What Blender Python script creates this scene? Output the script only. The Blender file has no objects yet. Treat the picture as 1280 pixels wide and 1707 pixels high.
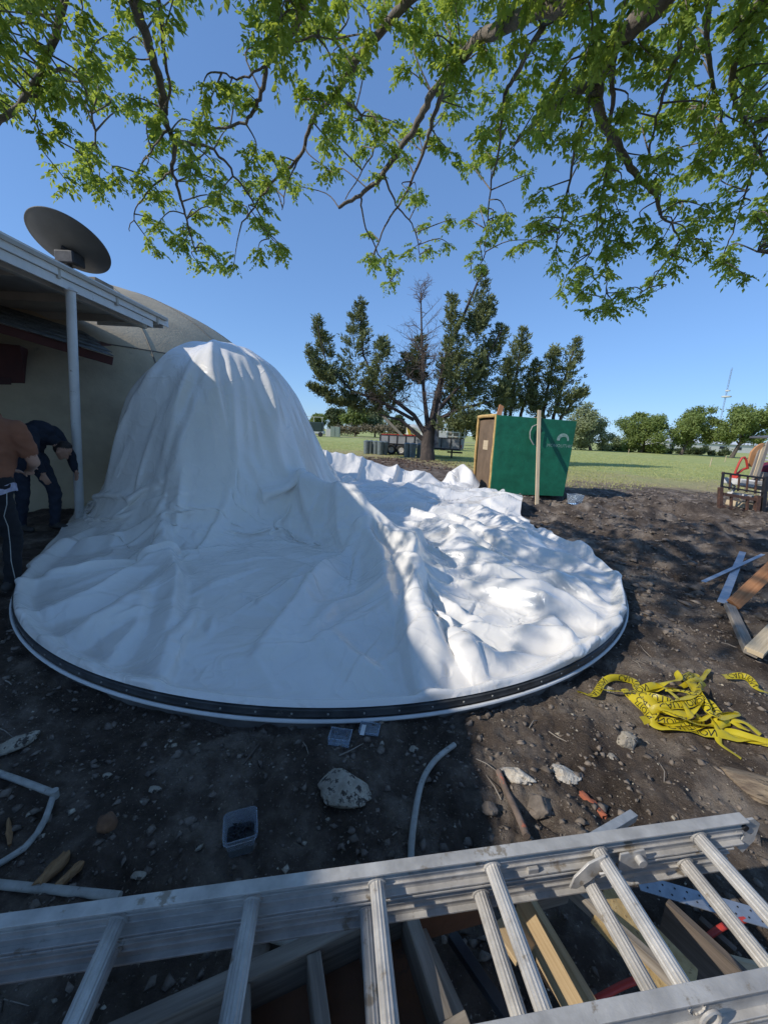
import bpy, bmesh, math, random
import numpy as np
from mathutils import Vector, Matrix, noise as mnoise

# ------------------------------------------------------------------ camera, sky, sun, exposure
S = bpy.context.scene
COL = S.collection
CAM_H = 1.55; PITCH = 11.9; ROLL = 2.9
cam_d = bpy.data.cameras.new('camera'); cam = bpy.data.objects.new('camera', cam_d); COL.objects.link(cam)
cam_d.sensor_fit = 'HORIZONTAL'; cam_d.sensor_width = 36; cam_d.lens = 18.0
cam_d.clip_start = 0.05; cam_d.clip_end = 5000
CAM_R = Matrix.Rotation(math.radians(90 - PITCH), 3, 'X') @ Matrix.Rotation(math.radians(ROLL), 3, 'Z')
cam.matrix_world = Matrix.Translation((0, 0, CAM_H)) @ CAM_R.to_4x4()
S.camera = cam

SUN_EL = math.radians(34.0); SUN_BACK = math.radians(22.0)      # sun to the left, a little behind the camera
SUN_DIR = Vector((-math.cos(SUN_EL) * math.cos(SUN_BACK), -math.cos(SUN_EL) * math.sin(SUN_BACK), math.sin(SUN_EL)))
W = bpy.data.worlds.new('World'); S.world = W; W.use_nodes = True
wn = W.node_tree.nodes; wl = W.node_tree.links
bg = wn['Background']
sky = wn.new('ShaderNodeTexSky'); sky.sky_type = 'NISHITA'; sky.sun_disc = False
sky.sun_elevation = SUN_EL
sky.sun_rotation = math.atan2(SUN_DIR.x, SUN_DIR.y)
sky.altitude = 0; sky.air_density = 1.0; sky.dust_density = 0.0; sky.ozone_density = 5.0
gam = wn.new('ShaderNodeGamma'); gam.inputs[1].default_value = 0.56          # softer sky gradient, even tint
tint = wn.new('ShaderNodeMix'); tint.data_type = 'RGBA'; tint.blend_type = 'MULTIPLY'; tint.inputs[0].default_value = 1
tint.inputs[7].default_value = (1.04, 1.47, 2.12, 1)
wl.new(sky.outputs[0], gam.inputs[0]); wl.new(gam.outputs[0], tint.inputs[6]); wl.new(tint.outputs[2], bg.inputs[0])
bg.inputs[1].default_value = 0.125
sun_d = bpy.data.lights.new('sun', 'SUN'); sun = bpy.data.objects.new('sun', sun_d); COL.objects.link(sun)
sun_d.energy = 3.2; sun_d.angle = math.radians(0.55); sun_d.color = (1.0, 0.955, 0.88)
sun.rotation_euler = SUN_DIR.to_track_quat('Z', 'Y').to_euler()
S.view_settings.view_transform = 'Standard'; S.view_settings.look = 'None'
S.view_settings.exposure = 0.36; S.view_settings.gamma = 1.0
S.cycles.max_bounces = 8; S.cycles.transparent_max_bounces = 8
S.cycles.use_denoising = True
# ------------------------------------------------------------------ helpers
random.seed(7); RNG = np.random.default_rng(7)
CAMP = Vector((0, 0, CAM_H))
def ray(px, py):
    return CAM_R @ Vector(((px - 640) / 640, -(py - 853.5) / 640, -1.0))
def G(px, py, z=0.0):
    d = ray(px, py); return CAMP + d * ((z - CAM_H) / d.z)
def at(px, py, Y):
    d = ray(px, py); return CAMP + d * (Y / d.y)

_perm = np.random.default_rng(3).permutation(512).astype(np.int64)
_perm = np.concatenate([_perm, _perm, _perm])
_grad = np.stack([np.cos(np.linspace(0, 2 * np.pi, 64, False)), np.sin(np.linspace(0, 2 * np.pi, 64, False))], 1)
def pnoise(x, y, seed=0):
    x = np.asarray(x, float) + seed * 37.17; y = np.asarray(y, float) + seed * 11.93
    xi = np.floor(x).astype(np.int64); yi = np.floor(y).astype(np.int64)
    xf = x - xi; yf = y - yi
    u = xf * xf * xf * (xf * (xf * 6 - 15) + 10); v = yf * yf * yf * (yf * (yf * 6 - 15) + 10)
    def g(i, j, dx, dy):
        h = _perm[(_perm[i & 511] + j) & 511] & 63
        return _grad[h, 0] * dx + _grad[h, 1] * dy
    a = g(xi, yi, xf, yf); b = g(xi + 1, yi, xf - 1, yf); c = g(xi, yi + 1, xf, yf - 1); d = g(xi + 1, yi + 1, xf - 1, yf - 1)
    return (a + u * (b - a) + v * ((c + u * (d - c)) - (a + u * (b - a)))) * 1.5
def fbm(x, y, o=4, seed=0, gain=.5):
    r = 0; a = 1; f = 1
    for i in range(o):
        r = r + a * pnoise(x * f, y * f, seed + i); a *= gain; f *= 2.03
    return r
def facet(x, y, seed=0):
    """random heights joined by flat triangles: sharp straight creases"""
    x = np.asarray(x, float) + seed * 17.3; y = np.asarray(y, float) + seed * 5.7
    k = (x + y) * .36602540378; u = x + k; v = y + k; i = np.floor(u).astype(np.int64); j = np.floor(v).astype(np.int64); a = u - i; b = v - j
    h = lambda m, n: (_perm[(_perm[m & 511] + n) & 511] & 255) / 127.5 - 1
    up = a > b
    return h(i, j) * (1 - np.maximum(a, b)) + np.where(up, h(i + 1, j), h(i, j + 1)) * np.abs(a - b) + h(i + 1, j + 1) * np.minimum(a, b)
def sstep(a, b, x):
    t = np.clip((np.asarray(x, float) - a) / (b - a), 0, 1); return t * t * (3 - 2 * t)

class MB:
    """collects shapes; build() links them as one mesh object"""
    def __init__(s): s.v = []; s.f = []; s.uv = []
    def add(s, vs, fs, uvs=None):
        o = len(s.v); s.v += [tuple(p) for p in vs]
        for k, f in enumerate(fs):
            s.f.append(tuple(i + o for i in f))
            s.uv.append(uvs[k] if uvs else [(0, 0)] * len(f))
        return s
    def hexa(s, c):      # 8 corners: 0-3 start section, 4-7 end section
        L = (Vector(c[4]) - Vector(c[0])).length; w = (Vector(c[1]) - Vector(c[0])).length; h = (Vector(c[2]) - Vector(c[1])).length
        r = random.random() * 20
        fs = [(3, 2, 1, 0), (4, 5, 6, 7), (0, 1, 5, 4), (1, 2, 6, 5), (2, 3, 7, 6), (3, 0, 4, 7)]
        uv = [[(r, 0), (r + .02, 0), (r + .02, .3), (r, .3)], [(r + 9, 0), (r + 9.02, 0), (r + 9.02, .3), (r + 9, .3)]]
        off = r
        for ww in (w, h, w, h):
            uv.append([(r, off), (r, off + ww), (r + L, off + ww), (r + L, off)]); off += ww
        return s.add(c, fs, uv)
    def bar(s, p0, p1, w, h, up=(0, 0, 1), w1=None, h1=None):
        p0 = Vector(p0); p1 = Vector(p1); d = (p1 - p0).normalized(); up = Vector(up)
        sd = d.cross(up)
        if sd.length < 1e-4: sd = d.cross(Vector((0, 1, 0)))
        sd.normalize(); u = sd.cross(d)
        c = []
        for p, a, b in ((p0, w, h), (p1, w1 or w, h1 or h)):
            c += [p - sd * a / 2 - u * b / 2, p + sd * a / 2 - u * b / 2, p + sd * a / 2 + u * b / 2, p - sd * a / 2 + u * b / 2]
        return s.hexa(c)
    def box(s, c, size, rz=0):
        c = Vector(c); d = Vector((math.cos(rz), math.sin(rz), 0)) * size[0] / 2
        return s.bar(c - d, c + d, size[1], size[2])
    def tube(s, pts, r, n=10, cap=True, closed=False):
        pts = [Vector(p) for p in pts]; m = len(pts)
        rs = [r] * m if isinstance(r, (int, float)) else list(r)
        t0 = (pts[1] - pts[0]).normalized()
        a = t0.cross(Vector((0, 0, 1)));
        if a.length < 1e-3: a = t0.cross(Vector((1, 0, 0)))
        a.normalize(); vs = []; L = 0; us = []
        for i in range(m):
            if closed: t = (pts[(i + 1) % m] - pts[i - 1]).normalized()
            else: t = (pts[min(i + 1, m - 1)] - pts[max(i - 1, 0)]).normalized()
            a = (a - t * a.dot(t)).normalized(); b = t.cross(a)
            if i: L += (pts[i] - pts[i - 1]).length
            us.append(L)
            for k in range(n):
                an = 2 * math.pi * k / n; vs.append(pts[i] + (a * math.cos(an) + b * math.sin(an)) * rs[i])
        fs = []; uv = []
        for i in range(m if closed else m - 1):
            j = (i + 1) % m
            for k in range(n):
                k2 = (k + 1) % n
                fs.append((i * n + k, i * n + k2, j * n + k2, j * n + k))
                c = 2 * math.pi * rs[i] / n
                uv.append([(us[i], k * c), (us[i], (k + 1) * c), (us[j], (k + 1) * c), (us[j], k * c)])
        if cap and not closed:
            fs.append(tuple(range(n - 1, -1, -1))); uv.append([(0, 0)] * n)
            fs.append(tuple((m - 1) * n + k for k in range(n))); uv.append([(0, 0)] * n)
        return s.add(vs, fs, uv)
    def lathe(s, prof, c=(0, 0, 0), n=24, M=None):
        c = Vector(c); vs = []; fs = []
        for r, z in prof:
            for k in range(n):
                a = 2 * math.pi * k / n; p = Vector((r * math.cos(a), r * math.sin(a), z))
                vs.append((M @ p if M else p) + c)
        for i in range(len(prof) - 1):
            for k in range(n):
                k2 = (k + 1) % n; fs.append((i * n + k, i * n + k2, (i + 1) * n + k2, (i + 1) * n + k))
        return s.add(vs, fs)
    def prism(s, poly, M, d):
        n = len(poly); vs = [M @ Vector((x, y, 0)) for x, y in poly] + [M @ Vector((x, y, d)) for x, y in poly]
        fs = [tuple(range(n - 1, -1, -1)), tuple(range(n, 2 * n))] + [(i, (i + 1) % n, (i + 1) % n + n, i + n) for i in range(n)]
        return s.add(vs, fs)
    def build(s, name, mat, parent=None, smooth=False, bevel=0, off=None):
        o = Vector(off) if off is not None else (root_loc(parent) if parent else Vector((0, 0, 0)))
        me = bpy.data.meshes.new(name)
        me.from_pydata([(p[0] - o.x, p[1] - o.y, p[2] - o.z) for p in s.v], [], s.f)
        ul = me.uv_layers.new(name='UVMap')
        ul.data.foreach_set('uv', [c for f in s.uv for p in f for c in p])
        if mat: me.materials.append(mat)
        if smooth:
            me.polygons.foreach_set('use_smooth', [True] * len(me.polygons))
            if smooth != 2:
                try: me.set_sharp_from_angle(angle=math.radians(40))
                except Exception: pass
        ob = bpy.data.objects.new(name, me); COL.objects.link(ob)
        if parent: ob.parent = parent
        if bevel:
            b = ob.modifiers.new('bevel', 'BEVEL'); b.width = bevel; b.segments = 2; b.limit_method = 'ANGLE'; b.angle_limit = math.radians(50)
        return ob
def root_loc(o):
    while o.parent: o = o.parent
    return Vector(o.location) if o.get('_rel', 1) else Vector((0, 0, 0))
def tag(o, label, cat, group=None):
    o['label'] = label; o['category'] = cat
    if 'kind' not in o.keys(): o['kind'] = 'thing'
    if group: o['group'] = group
    return o
def thing(name, label, cat, loc=(0, 0, 0), group=None):
    o = bpy.data.objects.new(name, None); COL.objects.link(o); o.location = loc; o.empty_display_size = .2
    return tag(o, label, cat, group)
def solo(name, mb, mat, label, cat, loc, group=None, **k):      # a thing that is one mesh, origin at loc
    o = mb.build(name, mat, None, off=loc, **k); o.location = loc
    return tag(o, label, cat, group)
def np_mesh(name, V, Fc, mat, parent=None, smooth=False, off=(0, 0, 0)):
    V = np.asarray(V, np.float32) - np.asarray(off, np.float32); Fc = np.asarray(Fc, np.int32)
    me = bpy.data.meshes.new(name); k = Fc.shape[1]
    me.vertices.add(len(V)); me.vertices.foreach_set('co', V.ravel())
    me.loops.add(Fc.size); me.loops.foreach_set('vertex_index', Fc.ravel())
    me.polygons.add(len(Fc)); me.polygons.foreach_set('loop_start', np.arange(0, Fc.size, k, dtype=np.int32))
    if smooth: me.polygons.foreach_set('use_smooth', np.ones(len(Fc), bool))
    me.update(calc_edges=True); me.validate()
    if mat: me.materials.append(mat)
    ob = bpy.data.objects.new(name, me); COL.objects.link(ob)
    if parent: ob.parent = parent
    return ob

# ------------------------------------------------------------------ materials
MATS = {}
def ramp(nt, fac, stops):
    r = nt.nodes.new('ShaderNodeValToRGB'); el = r.color_ramp.elements
    while len(el) < len(stops): el.new(.5)
    for e, (p, c) in zip(el, stops):
        e.position = p; e.color = (*c, 1) if len(c) == 3 else c
    nt.links.new(fac, r.inputs[0]); return r.outputs[0]
def noise(nt, vec, scale, detail=4, rough=.55, sc=(1, 1, 1), dist=0):
    if sc != (1, 1, 1):
        m = nt.nodes.new('ShaderNodeMapping'); m.inputs['Scale'].default_value = sc; nt.links.new(vec, m.inputs[0]); vec = m.outputs[0]
    n = nt.nodes.new('ShaderNodeTexNoise'); n.inputs['Scale'].default_value = scale; n.inputs['Detail'].default_value = detail
    n.inputs['Roughness'].default_value = rough; n.inputs['Distortion'].default_value = dist
    nt.links.new(vec, n.inputs['Vector']); return n.outputs[0]
def mixc(nt, fac, a, b, mode='MIX'):
    m = nt.nodes.new('ShaderNodeMix'); m.data_type = 'RGBA'; m.blend_type = mode
    for sock, v in ((0, fac), (6, a), (7, b)):
        if isinstance(v, (int, float)): m.inputs[sock].default_value = v
        elif isinstance(v, tuple): m.inputs[sock].default_value = (*v, 1)
        else: nt.links.new(v, m.inputs[sock])
    return m.outputs[2]
def mat(name, c1, c2=None, scale=6, rough=.7, metal=0, bump=.2, bscale=40, spots=None, spot_scale=14, spot_at=.62, coord='Object',
        sc=(1, 1, 1), spec=.4, bdist=.01, transl=0, detail=5):
    if name in MATS: return MATS[name]
    m = bpy.data.materials.new(name); m.use_nodes = True; nt = m.node_tree; p = nt.nodes['Principled BSDF']
    tc = nt.nodes.new('ShaderNodeTexCoord').outputs[coord]
    c2 = c2 or tuple(x * .7 for x in c1)
    col = ramp(nt, noise(nt, tc, scale, detail, .6, sc), [(.32, c2), (.68, c1)])
    if spots:
        f = ramp(nt, noise(nt, tc, spot_scale, 6, .65, sc), [(spot_at, (0, 0, 0)), (spot_at + .06, (1, 1, 1))])
        col = mixc(nt, f, col, spots)
    nt.links.new(col, p.inputs['Base Color'])
    p.inputs['Metallic'].default_value = metal; p.inputs['Specular IOR Level'].default_value = spec
    rr = nt.nodes.new('ShaderNodeMapRange'); rr.inputs['To Min'].default_value = max(.05, rough - .12); rr.inputs['To Max'].default_value = min(1, rough + .12)
    nt.links.new(noise(nt, tc, scale * 3, 4, .6, sc), rr.inputs['Value']); nt.links.new(rr.outputs[0], p.inputs['Roughness'])
    if bump:
        b = nt.nodes.new('ShaderNodeBump'); b.inputs['Strength'].default_value = bump; b.inputs['Distance'].default_value = bdist
        nt.links.new(noise(nt, tc, bscale, 5, .6, sc), b.inputs['Height']); nt.links.new(b.outputs[0], p.inputs['Normal'])
    if transl:
        t = nt.nodes.new('ShaderNodeBsdfTranslucent'); nt.links.new(mixc(nt, .5, col, (c1[0] * 2.2, c1[1] * 1.9, c1[2] * .8)), t.inputs[0])
        x = nt.nodes.new('ShaderNodeMixShader'); x.inputs[0].default_value = transl
        nt.links.new(p.outputs[0], x.inputs[1]); nt.links.new(t.outputs[0], x.inputs[2]); nt.links.new(x.outputs[0], nt.nodes['Material Output'].inputs[0])
    MATS[name] = m; return m
def wood(name, c1, c2, **k):
    kk = dict(scale=1.0, sc=(3, 55, 1), coord='UV', rough=.75, bump=.35, bscale=1.6, bdist=.004, spots=tuple(x * .55 for x in c2), spot_scale=.9, spot_at=.66); kk.update(k)
    return mat(name, c1, c2, **kk)
M_ALU = mat('aluminium', (.62, .58, .52), (.37, .345, .31), scale=11, rough=.42, metal=.3, bump=.15, bscale=60, spots=(.30, .25, .19), spot_scale=16, spot_at=.60)
M_PVC = mat('pvc_pipe', (.42, .41, .37), (.27, .26, .23), scale=18, rough=.5, bump=.1, spots=(.12, .10, .085), spot_scale=30, spot_at=.62)
M_WHITEP = mat('white_paint', (.72, .72, .70), (.58, .58, .56), scale=3, rough=.5, bump=.12, bscale=25, spots=(.22, .18, .14), spot_scale=9, spot_at=.70)
M_LUMBER = wood('lumber', (.55, .40, .22), (.36, .24, .12))
M_PALEWOOD = wood('pale_lumber', (.62, .50, .33), (.44, .33, .20))
M_GREYWOOD = wood('weathered_lumber', (.36, .31, .25), (.17, .14, .11))
M_ORANGEWOOD = wood('orange_lumber', (.56, .27, .12), (.40, .16, .06))
M_DARKWOOD = wood('muddy_lumber', (.17, .13, .10), (.07, .055, .04))
M_RUST = mat('rusty_steel', (.17, .085, .055), (.06, .04, .035), scale=14, rough=.75, metal=.2, bump=.3, bscale=70)
M_DARKSTEEL = mat('dark_steel', (.06, .06, .065), (.03, .03, .033), scale=10, rough=.5, metal=.5, bump=.1)
M_GALV = mat('galvanised_strip', (.36, .39, .43), (.24, .265, .30), scale=20, rough=.4, metal=.5, bump=.1)
M_BLACK = mat('black_rubber', (.025, .025, .027), (.015, .015, .015), rough=.7, bump=.2)
M_LIME = mat('limestone', (.52, .46, .36), (.26, .22, .17), scale=16, rough=.95, bump=1.0, bscale=42, bdist=.016, spots=(.07, .055, .045), spot_scale=30, spot_at=.53)
M_CLOD = mat('clay_clod', (.25, .205, .165), (.10, .08, .064), scale=12, rough=.95, bump=.9, bscale=45)
M_RED = mat('red_paint', (.55, .06, .035), (.42, .04, .03), rough=.45, bump=.05)
# ------------------------------------------------------------------ ground
RC = (-.507, 5.03); RR = 3.262
def gh(x, y):
    x = np.asarray(x, float); y = np.asarray(y, float)
    d = np.hypot(x, y); ringd = np.hypot(x - RC[0], y - RC[1]) - RR
    mud = 1 - sstep(11.5, 15, y + 1.2 * pnoise(x * .4, y * .4, 5))
    h = .045 * fbm(x * .9, y * .9, 3, 1) + .020 * fbm(x * 4, y * 4, 3, 4)
    lump = .035 * np.abs(fbm(x * 2.6, y * 2.6, 3, 8)) + .018 * fbm(x * 13, y * 13, 3, 11)
    rut = sstep(2.2, 4.0, x) * sstep(3.6, 5, y) * (1 - sstep(10.5, 12, y))
    ruts = rut * (.17 * pnoise(x * .45 + 3, y * 1.5, 14) + .13 * fbm(x * 1.3, y * 3.2, 4, 15))
    h = h * (.4 + .6 * mud) + mud * (lump - .03) + ruts
    h = h * sstep(-.2, .45, ringd + .25) - .02 * (1 - sstep(-.1, .3, ringd))
    h = h * (1 - .7 * sstep(15, 30, d))
    h = h - .10 * np.exp(-(((x - .55) / .75) ** 2 + ((y - .35) / .42) ** 2) ** 2)          # hollow under the ladder
    h = h + .10 * np.exp(-(((x - 1.0) / 2.6) ** 2 + ((y - 20.5) / 2.6) ** 2)) * (1 + pnoise(x * 2, y * 2, 21))
    return h
def gz(x, y): return float(gh(x, y))
def GG(px, py, dz=0.0):       # pixel to the ground surface
    p = G(px, py, 0)
    for _ in range(5): p = G(px, py, gz(p.x, p.y) + dz)
    return p
nr, na = 520, 640
rr = np.concatenate([np.geomspace(.12, 60, nr - 20), np.geomspace(66, 900, 20)])
ang = np.radians(np.linspace(-75, 255, na))
ang = np.radians(90) + np.sign(np.linspace(-1, 1, na)) * np.radians(180) * (0.42 * np.abs(np.linspace(-1, 1, na)) + .58 * np.abs(np.linspace(-1, 1, na)) ** 3)
Rg, Ag = np.meshgrid(rr, ang, indexing='ij')
X = Rg * np.cos(Ag); Y = Rg * np.sin(Ag); Z = gh(X, Y)
idx = np.arange(nr * na).reshape(nr, na)
Fg = np.stack([idx[:-1, :-1], idx[1:, :-1], idx[1:, 1:], idx[:-1, 1:]], -1).reshape(-1, 4)
def ground_material():
    m = bpy.data.materials.new('soil_and_grass'); m.use_nodes = True; nt = m.node_tree; p = nt.nodes['Principled BSDF']
    tc = nt.nodes.new('ShaderNodeTexCoord').outputs['Object']
    soil = ramp(nt, noise(nt, tc, 2.2, 8, .7), [(.32, (.042, .031, .024)), (.50, (.140, .107, .083)), (.70, (.38, .315, .25))])
    grit = ramp(nt, noise(nt, tc, 75, 3, .6), [(.63, (0, 0, 0)), (.70, (1, 1, 1))])
    soil = mixc(nt, mixc(nt, .6, (0, 0, 0), grit), soil, (.46, .40, .32))
    grass = ramp(nt, noise(nt, tc, .9, 8, .7), [(.30, (.24, .30, .085)), (.50, (.37, .40, .14)), (.72, (.54, .48, .22))])
    dry = ramp(nt, noise(nt, tc, 5, 6, .7), [(.35, (.28, .22, .12)), (.65, (.52, .42, .23))])
    sx = nt.nodes.new('ShaderNodeSeparateXYZ'); nt.links.new(tc, sx.inputs[0])
    def math_(op, a, b):
        n = nt.nodes.new('ShaderNodeMath'); n.operation = op
        for i, v in enumerate((a, b)):
            if isinstance(v, (int, float)): n.inputs[i].default_value = v
            else: nt.links.new(v, n.inputs[i])
        return n.outputs[0]
    n1 = noise(nt, tc, .28, 7, .72)
    yy = math_('ADD', sx.outputs[1], math_('MULTIPLY', math_('SUBTRACT', n1, .5), 16))
    # bare soil reaches further back to the left, round the cedar
    xx = math_('MULTIPLY', math_('MAXIMUM', math_('SUBTRACT', 6.0, sx.outputs[0]), 0), 1.35)
    xx = math_('MINIMUM', xx, 9.5)
    yy = math_('SUBTRACT', yy, xx)
    f1 = nt.nodes.new('ShaderNodeMapRange'); f1.inputs['From Min'].default_value = 12.5; f1.inputs['From Max'].default_value = 15.5; nt.links.new(yy, f1.inputs[0])
    f2 = nt.nodes.new('ShaderNodeMapRange'); f2.inputs['From Min'].default_value = 14.5; f2.inputs['From Max'].default_value = 22; nt.links.new(yy, f2.inputs[0])
    col = mixc(nt, f1.outputs[0], soil, mixc(nt, f2.outputs[0], dry, grass))
    nt.links.new(col, p.inputs['Base Color']); p.inputs['Roughness'].default_value = .95; p.inputs['Specular IOR Level'].default_value = .15
    b = nt.nodes.new('ShaderNodeBump'); b.inputs['Strength'].default_value = 1.0; b.inputs['Distance'].default_value = .035
    hh = math_('ADD', noise(nt, tc, 30, 8, .75), math_('MULTIPLY', noise(nt, tc, 140, 4, .7), .5))
    nt.links.new(hh, b.inputs['Height']); nt.links.new(b.outputs[0], p.inputs['Normal'])
    return m
ground = np_mesh('ground', np.stack([X, Y, Z], -1).reshape(-1, 3), Fg, ground_material(), smooth=True)
ground['kind'] = 'structure'

# ------------------------------------------------------------------ white membrane clamped to its base ring
def drape():
    N = 361
    g = np.linspace(-1, 1, N); s, t = np.meshgrid(g, g, indexing='ij')
    u = s * np.sqrt(1 - t * t / 2); v = t * np.sqrt(1 - s * s / 2)
    rho = np.hypot(u, v); th = np.degrees(np.arctan2(v, u)) % 360
    tab = [(0, 3.13), (12, 3.13), (25, 3.35), (38, 4.05), (46, 5.2), (53, 5.75), (57, 5.1), (62, 6.3), (68, 6.75), (76, 6.15), (88, 6.7), (100, 6.6), (110, 5.6), (120, 5.2), (135, 5.3),
           (150, 5.3), (158, 5.1), (164, 4.7), (170, 4.2), (176, 3.85), (184, 3.55), (194, 3.34), (203, 3.20), (210, 3.13), (360, 3.13)]
    R = np.interp(th, [a for a, _ in tab], [b for _, b in tab]) * np.where((th > 20) & (th < 165), 1.0, RR / 3.135)
    onring = (th > 208) | (th < 14)
    px = RC[0] + u / np.maximum(rho, 1e-9) * rho * R; py = RC[1] + v * R
    HC = np.array((-2.85, 6.75))
    # what the membrane lies on: the old dome's shoulder, a ridge of bunched cloth, the heap behind
    gx = np.linspace(-6, 5, 551); gy = np.linspace(1, 13, 601); OX, OY = np.meshgrid(gx, gy, indexing='ij')
    def obstacle(x, y):
        q = np.hypot((x - HC[0]) / 1.0, (y - HC[1]) / (.95 + .25 * sstep(0, 1, y - HC[1])))
        ang = np.arctan2(y - HC[1], x - HC[0])
        q = q * (1 + .05 * np.cos(3 * ang + 1) + .03 * np.cos(7 * ang))
        hump = np.interp(q, [0, .25, .5, .8, 1.1, 1.35, 1.6, 1.85, 2.1, 2.45, 3.0], [2.84, 2.82, 2.75, 2.55, 2.20, 1.74, 1.16, .62, .28, .08, 0])
        steep = np.interp(q, [0, .25, .5, .8, 1.15, 1.40, 1.60, 1.72, 1.85, 2.05, 2.3], [2.84, 2.82, 2.76, 2.60, 2.28, 1.86, 1.35, .90, .45, .12, 0])
        wl_ = np.exp(-((np.degrees(ang) % 360 - 198) / 42.) ** 2); hump = hump * (1 - wl_) + steep * wl_
        lip = .155 * np.exp(-((np.hypot(x - RC[0], y - RC[1]) - RR) / .09) ** 2)
        o = np.maximum(np.maximum(.03 + 0 * x, lip), hump)
        def ridge(pts, w):
            r = np.zeros_like(x)
            for (x0, y0, z0), (x1, y1, z1) in zip(pts, pts[1:]):
                dx, dy = x1 - x0, y1 - y0; tt = np.clip(((x - x0) * dx + (y - y0) * dy) / (dx * dx + dy * dy), 0, 1)
                d = np.hypot(x - x0 - tt * dx, y - y0 - tt * dy)
                r = np.maximum(r, (z0 + tt * (z1 - z0)) * np.clip(1 - d / w, 0, 1) ** 1.25)
            return r
        smax = lambda a, b_, k: np.logaddexp(a / k, b_ / k) * k
        o = smax(o, ridge([(-2.6, 6.0, 1.2), (-1.2, 5.75, .84), (-.42, 5.40, .78), (.05, 4.9, .46), (.30, 4.2, .32), (.45, 3.5, .18)], .72), .045) - .02
        o = np.maximum(o, ridge([(.9, 5.6, .26), (1.0, 4.6, .20), (1.3, 3.6, .14)], .6))
        o = np.maximum(o, ridge([(1.7, 6.6, .34), (1.9, 5.2, .28)], .55))
        o = np.maximum(o, ridge([(-1.9, 9.6, 1.05), (-.9, 9.9, .92), (.2, 10.2, .62), (1.2, 10.3, .45)], .9))
        o = np.maximum(o, ridge([(1.9, 10.7, .62), (2.15, 10.9, .80), (2.3, 10.5, .60)], .55))
        o = np.maximum(o, ridge([(1.6, 8.8, .30), (2.6, 9.0, .34)], .5))
        o = np.maximum(o, .30 * sstep(7.0, 8.0, y) * (1 - sstep(10, 11.2, y)) * (.75 + .5 * pnoise(x * .9, y * 1.8, 31)))
        return o
    def folds(x, y):
        qx, qy = x + 1.9, y - 6.9
        fa = np.arctan2(qy, qx); fr = np.hypot(qx, qy)
        wob = .30 * pnoise(x * .6, y * .6, 41) + .10 * pnoise(x * 1.9, y * 1.9, 45)
        f1 = pnoise((fa + wob) * 3.4, fr * .16, 42); f2 = pnoise((fa + wob * .8) * 8.0, fr * .28, 43); f3 = pnoise((fa + wob) * 15.0, fr * .5, 44)
        big = (1 - np.abs(f1) * 2.3).clip(0, 1) ** 1.6 * .24; mid = (1 - np.abs(f2) * 2.3).clip(0, 1) ** 1.6 * .03; sm = (1 - np.abs(f3) * 2.3).clip(0, 1) ** 1.5 * .05
        sw = .03 + .04 * pnoise(x * .9, y * .9, 47)
        hr = np.hypot(x - HC[0], y - HC[1]); wh = (1 - sstep(1.35, 2.1, hr))
        quiet = np.exp(-(((x + .55) / 1.1) ** 2 + ((y - 2.5) / .62) ** 2))
        quiet = np.maximum(quiet, .7 * np.exp(-(((x + 1.0) / .7) ** 2 + ((y - 4.2) / .7) ** 2)))
        right = .8 + .35 * sstep(-.2, 1.0, x)
        e = RR - np.hypot(x - RC[0], y - RC[1]); e = np.where(y > 6.0, np.maximum(e, .6 * sstep(6, 7, y)), e)
        k = right * (1 - wh) * (1 - .85 * quiet) * sstep(.02, .55, e)
        return (big + sw) * k, mid * k, sm * k, wh, quiet
    FB, FM, FS, _, _ = folds(OX, OY)
    def crease(path, h, wl_, wr, z=.15):          # one long fold: steep on one side, easy on the other
        pts = [G(a, b, z) for a, b in path]
        best = np.full(OX.shape, 9.0); side = np.zeros(OX.shape); amp = np.zeros(OX.shape); n = len(pts) - 1
        for k in range(n):
            (x0, y0), (x1, y1) = pts[k].xy, pts[k + 1].xy
            dx, dy = x1 - x0, y1 - y0; t = np.clip(((OX - x0) * dx + (OY - y0) * dy) / (dx * dx + dy * dy), 0, 1)
            d = np.hypot(OX - x0 - t * dx, OY - y0 - t * dy); m = d < best
            best = np.where(m, d, best); side = np.where(m, np.sign((OX - x0) * dy - (OY - y0) * dx), side)
            g = (k + t) / n; amp = np.where(m, np.sin(np.pi * np.clip(g * .86 + .07, 0, 1)) ** .5, amp)
        w = np.where(side > 0, wr, wl_)
        return h * amp * np.clip(1 - best / w, 0, 1) ** 1.1
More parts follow.
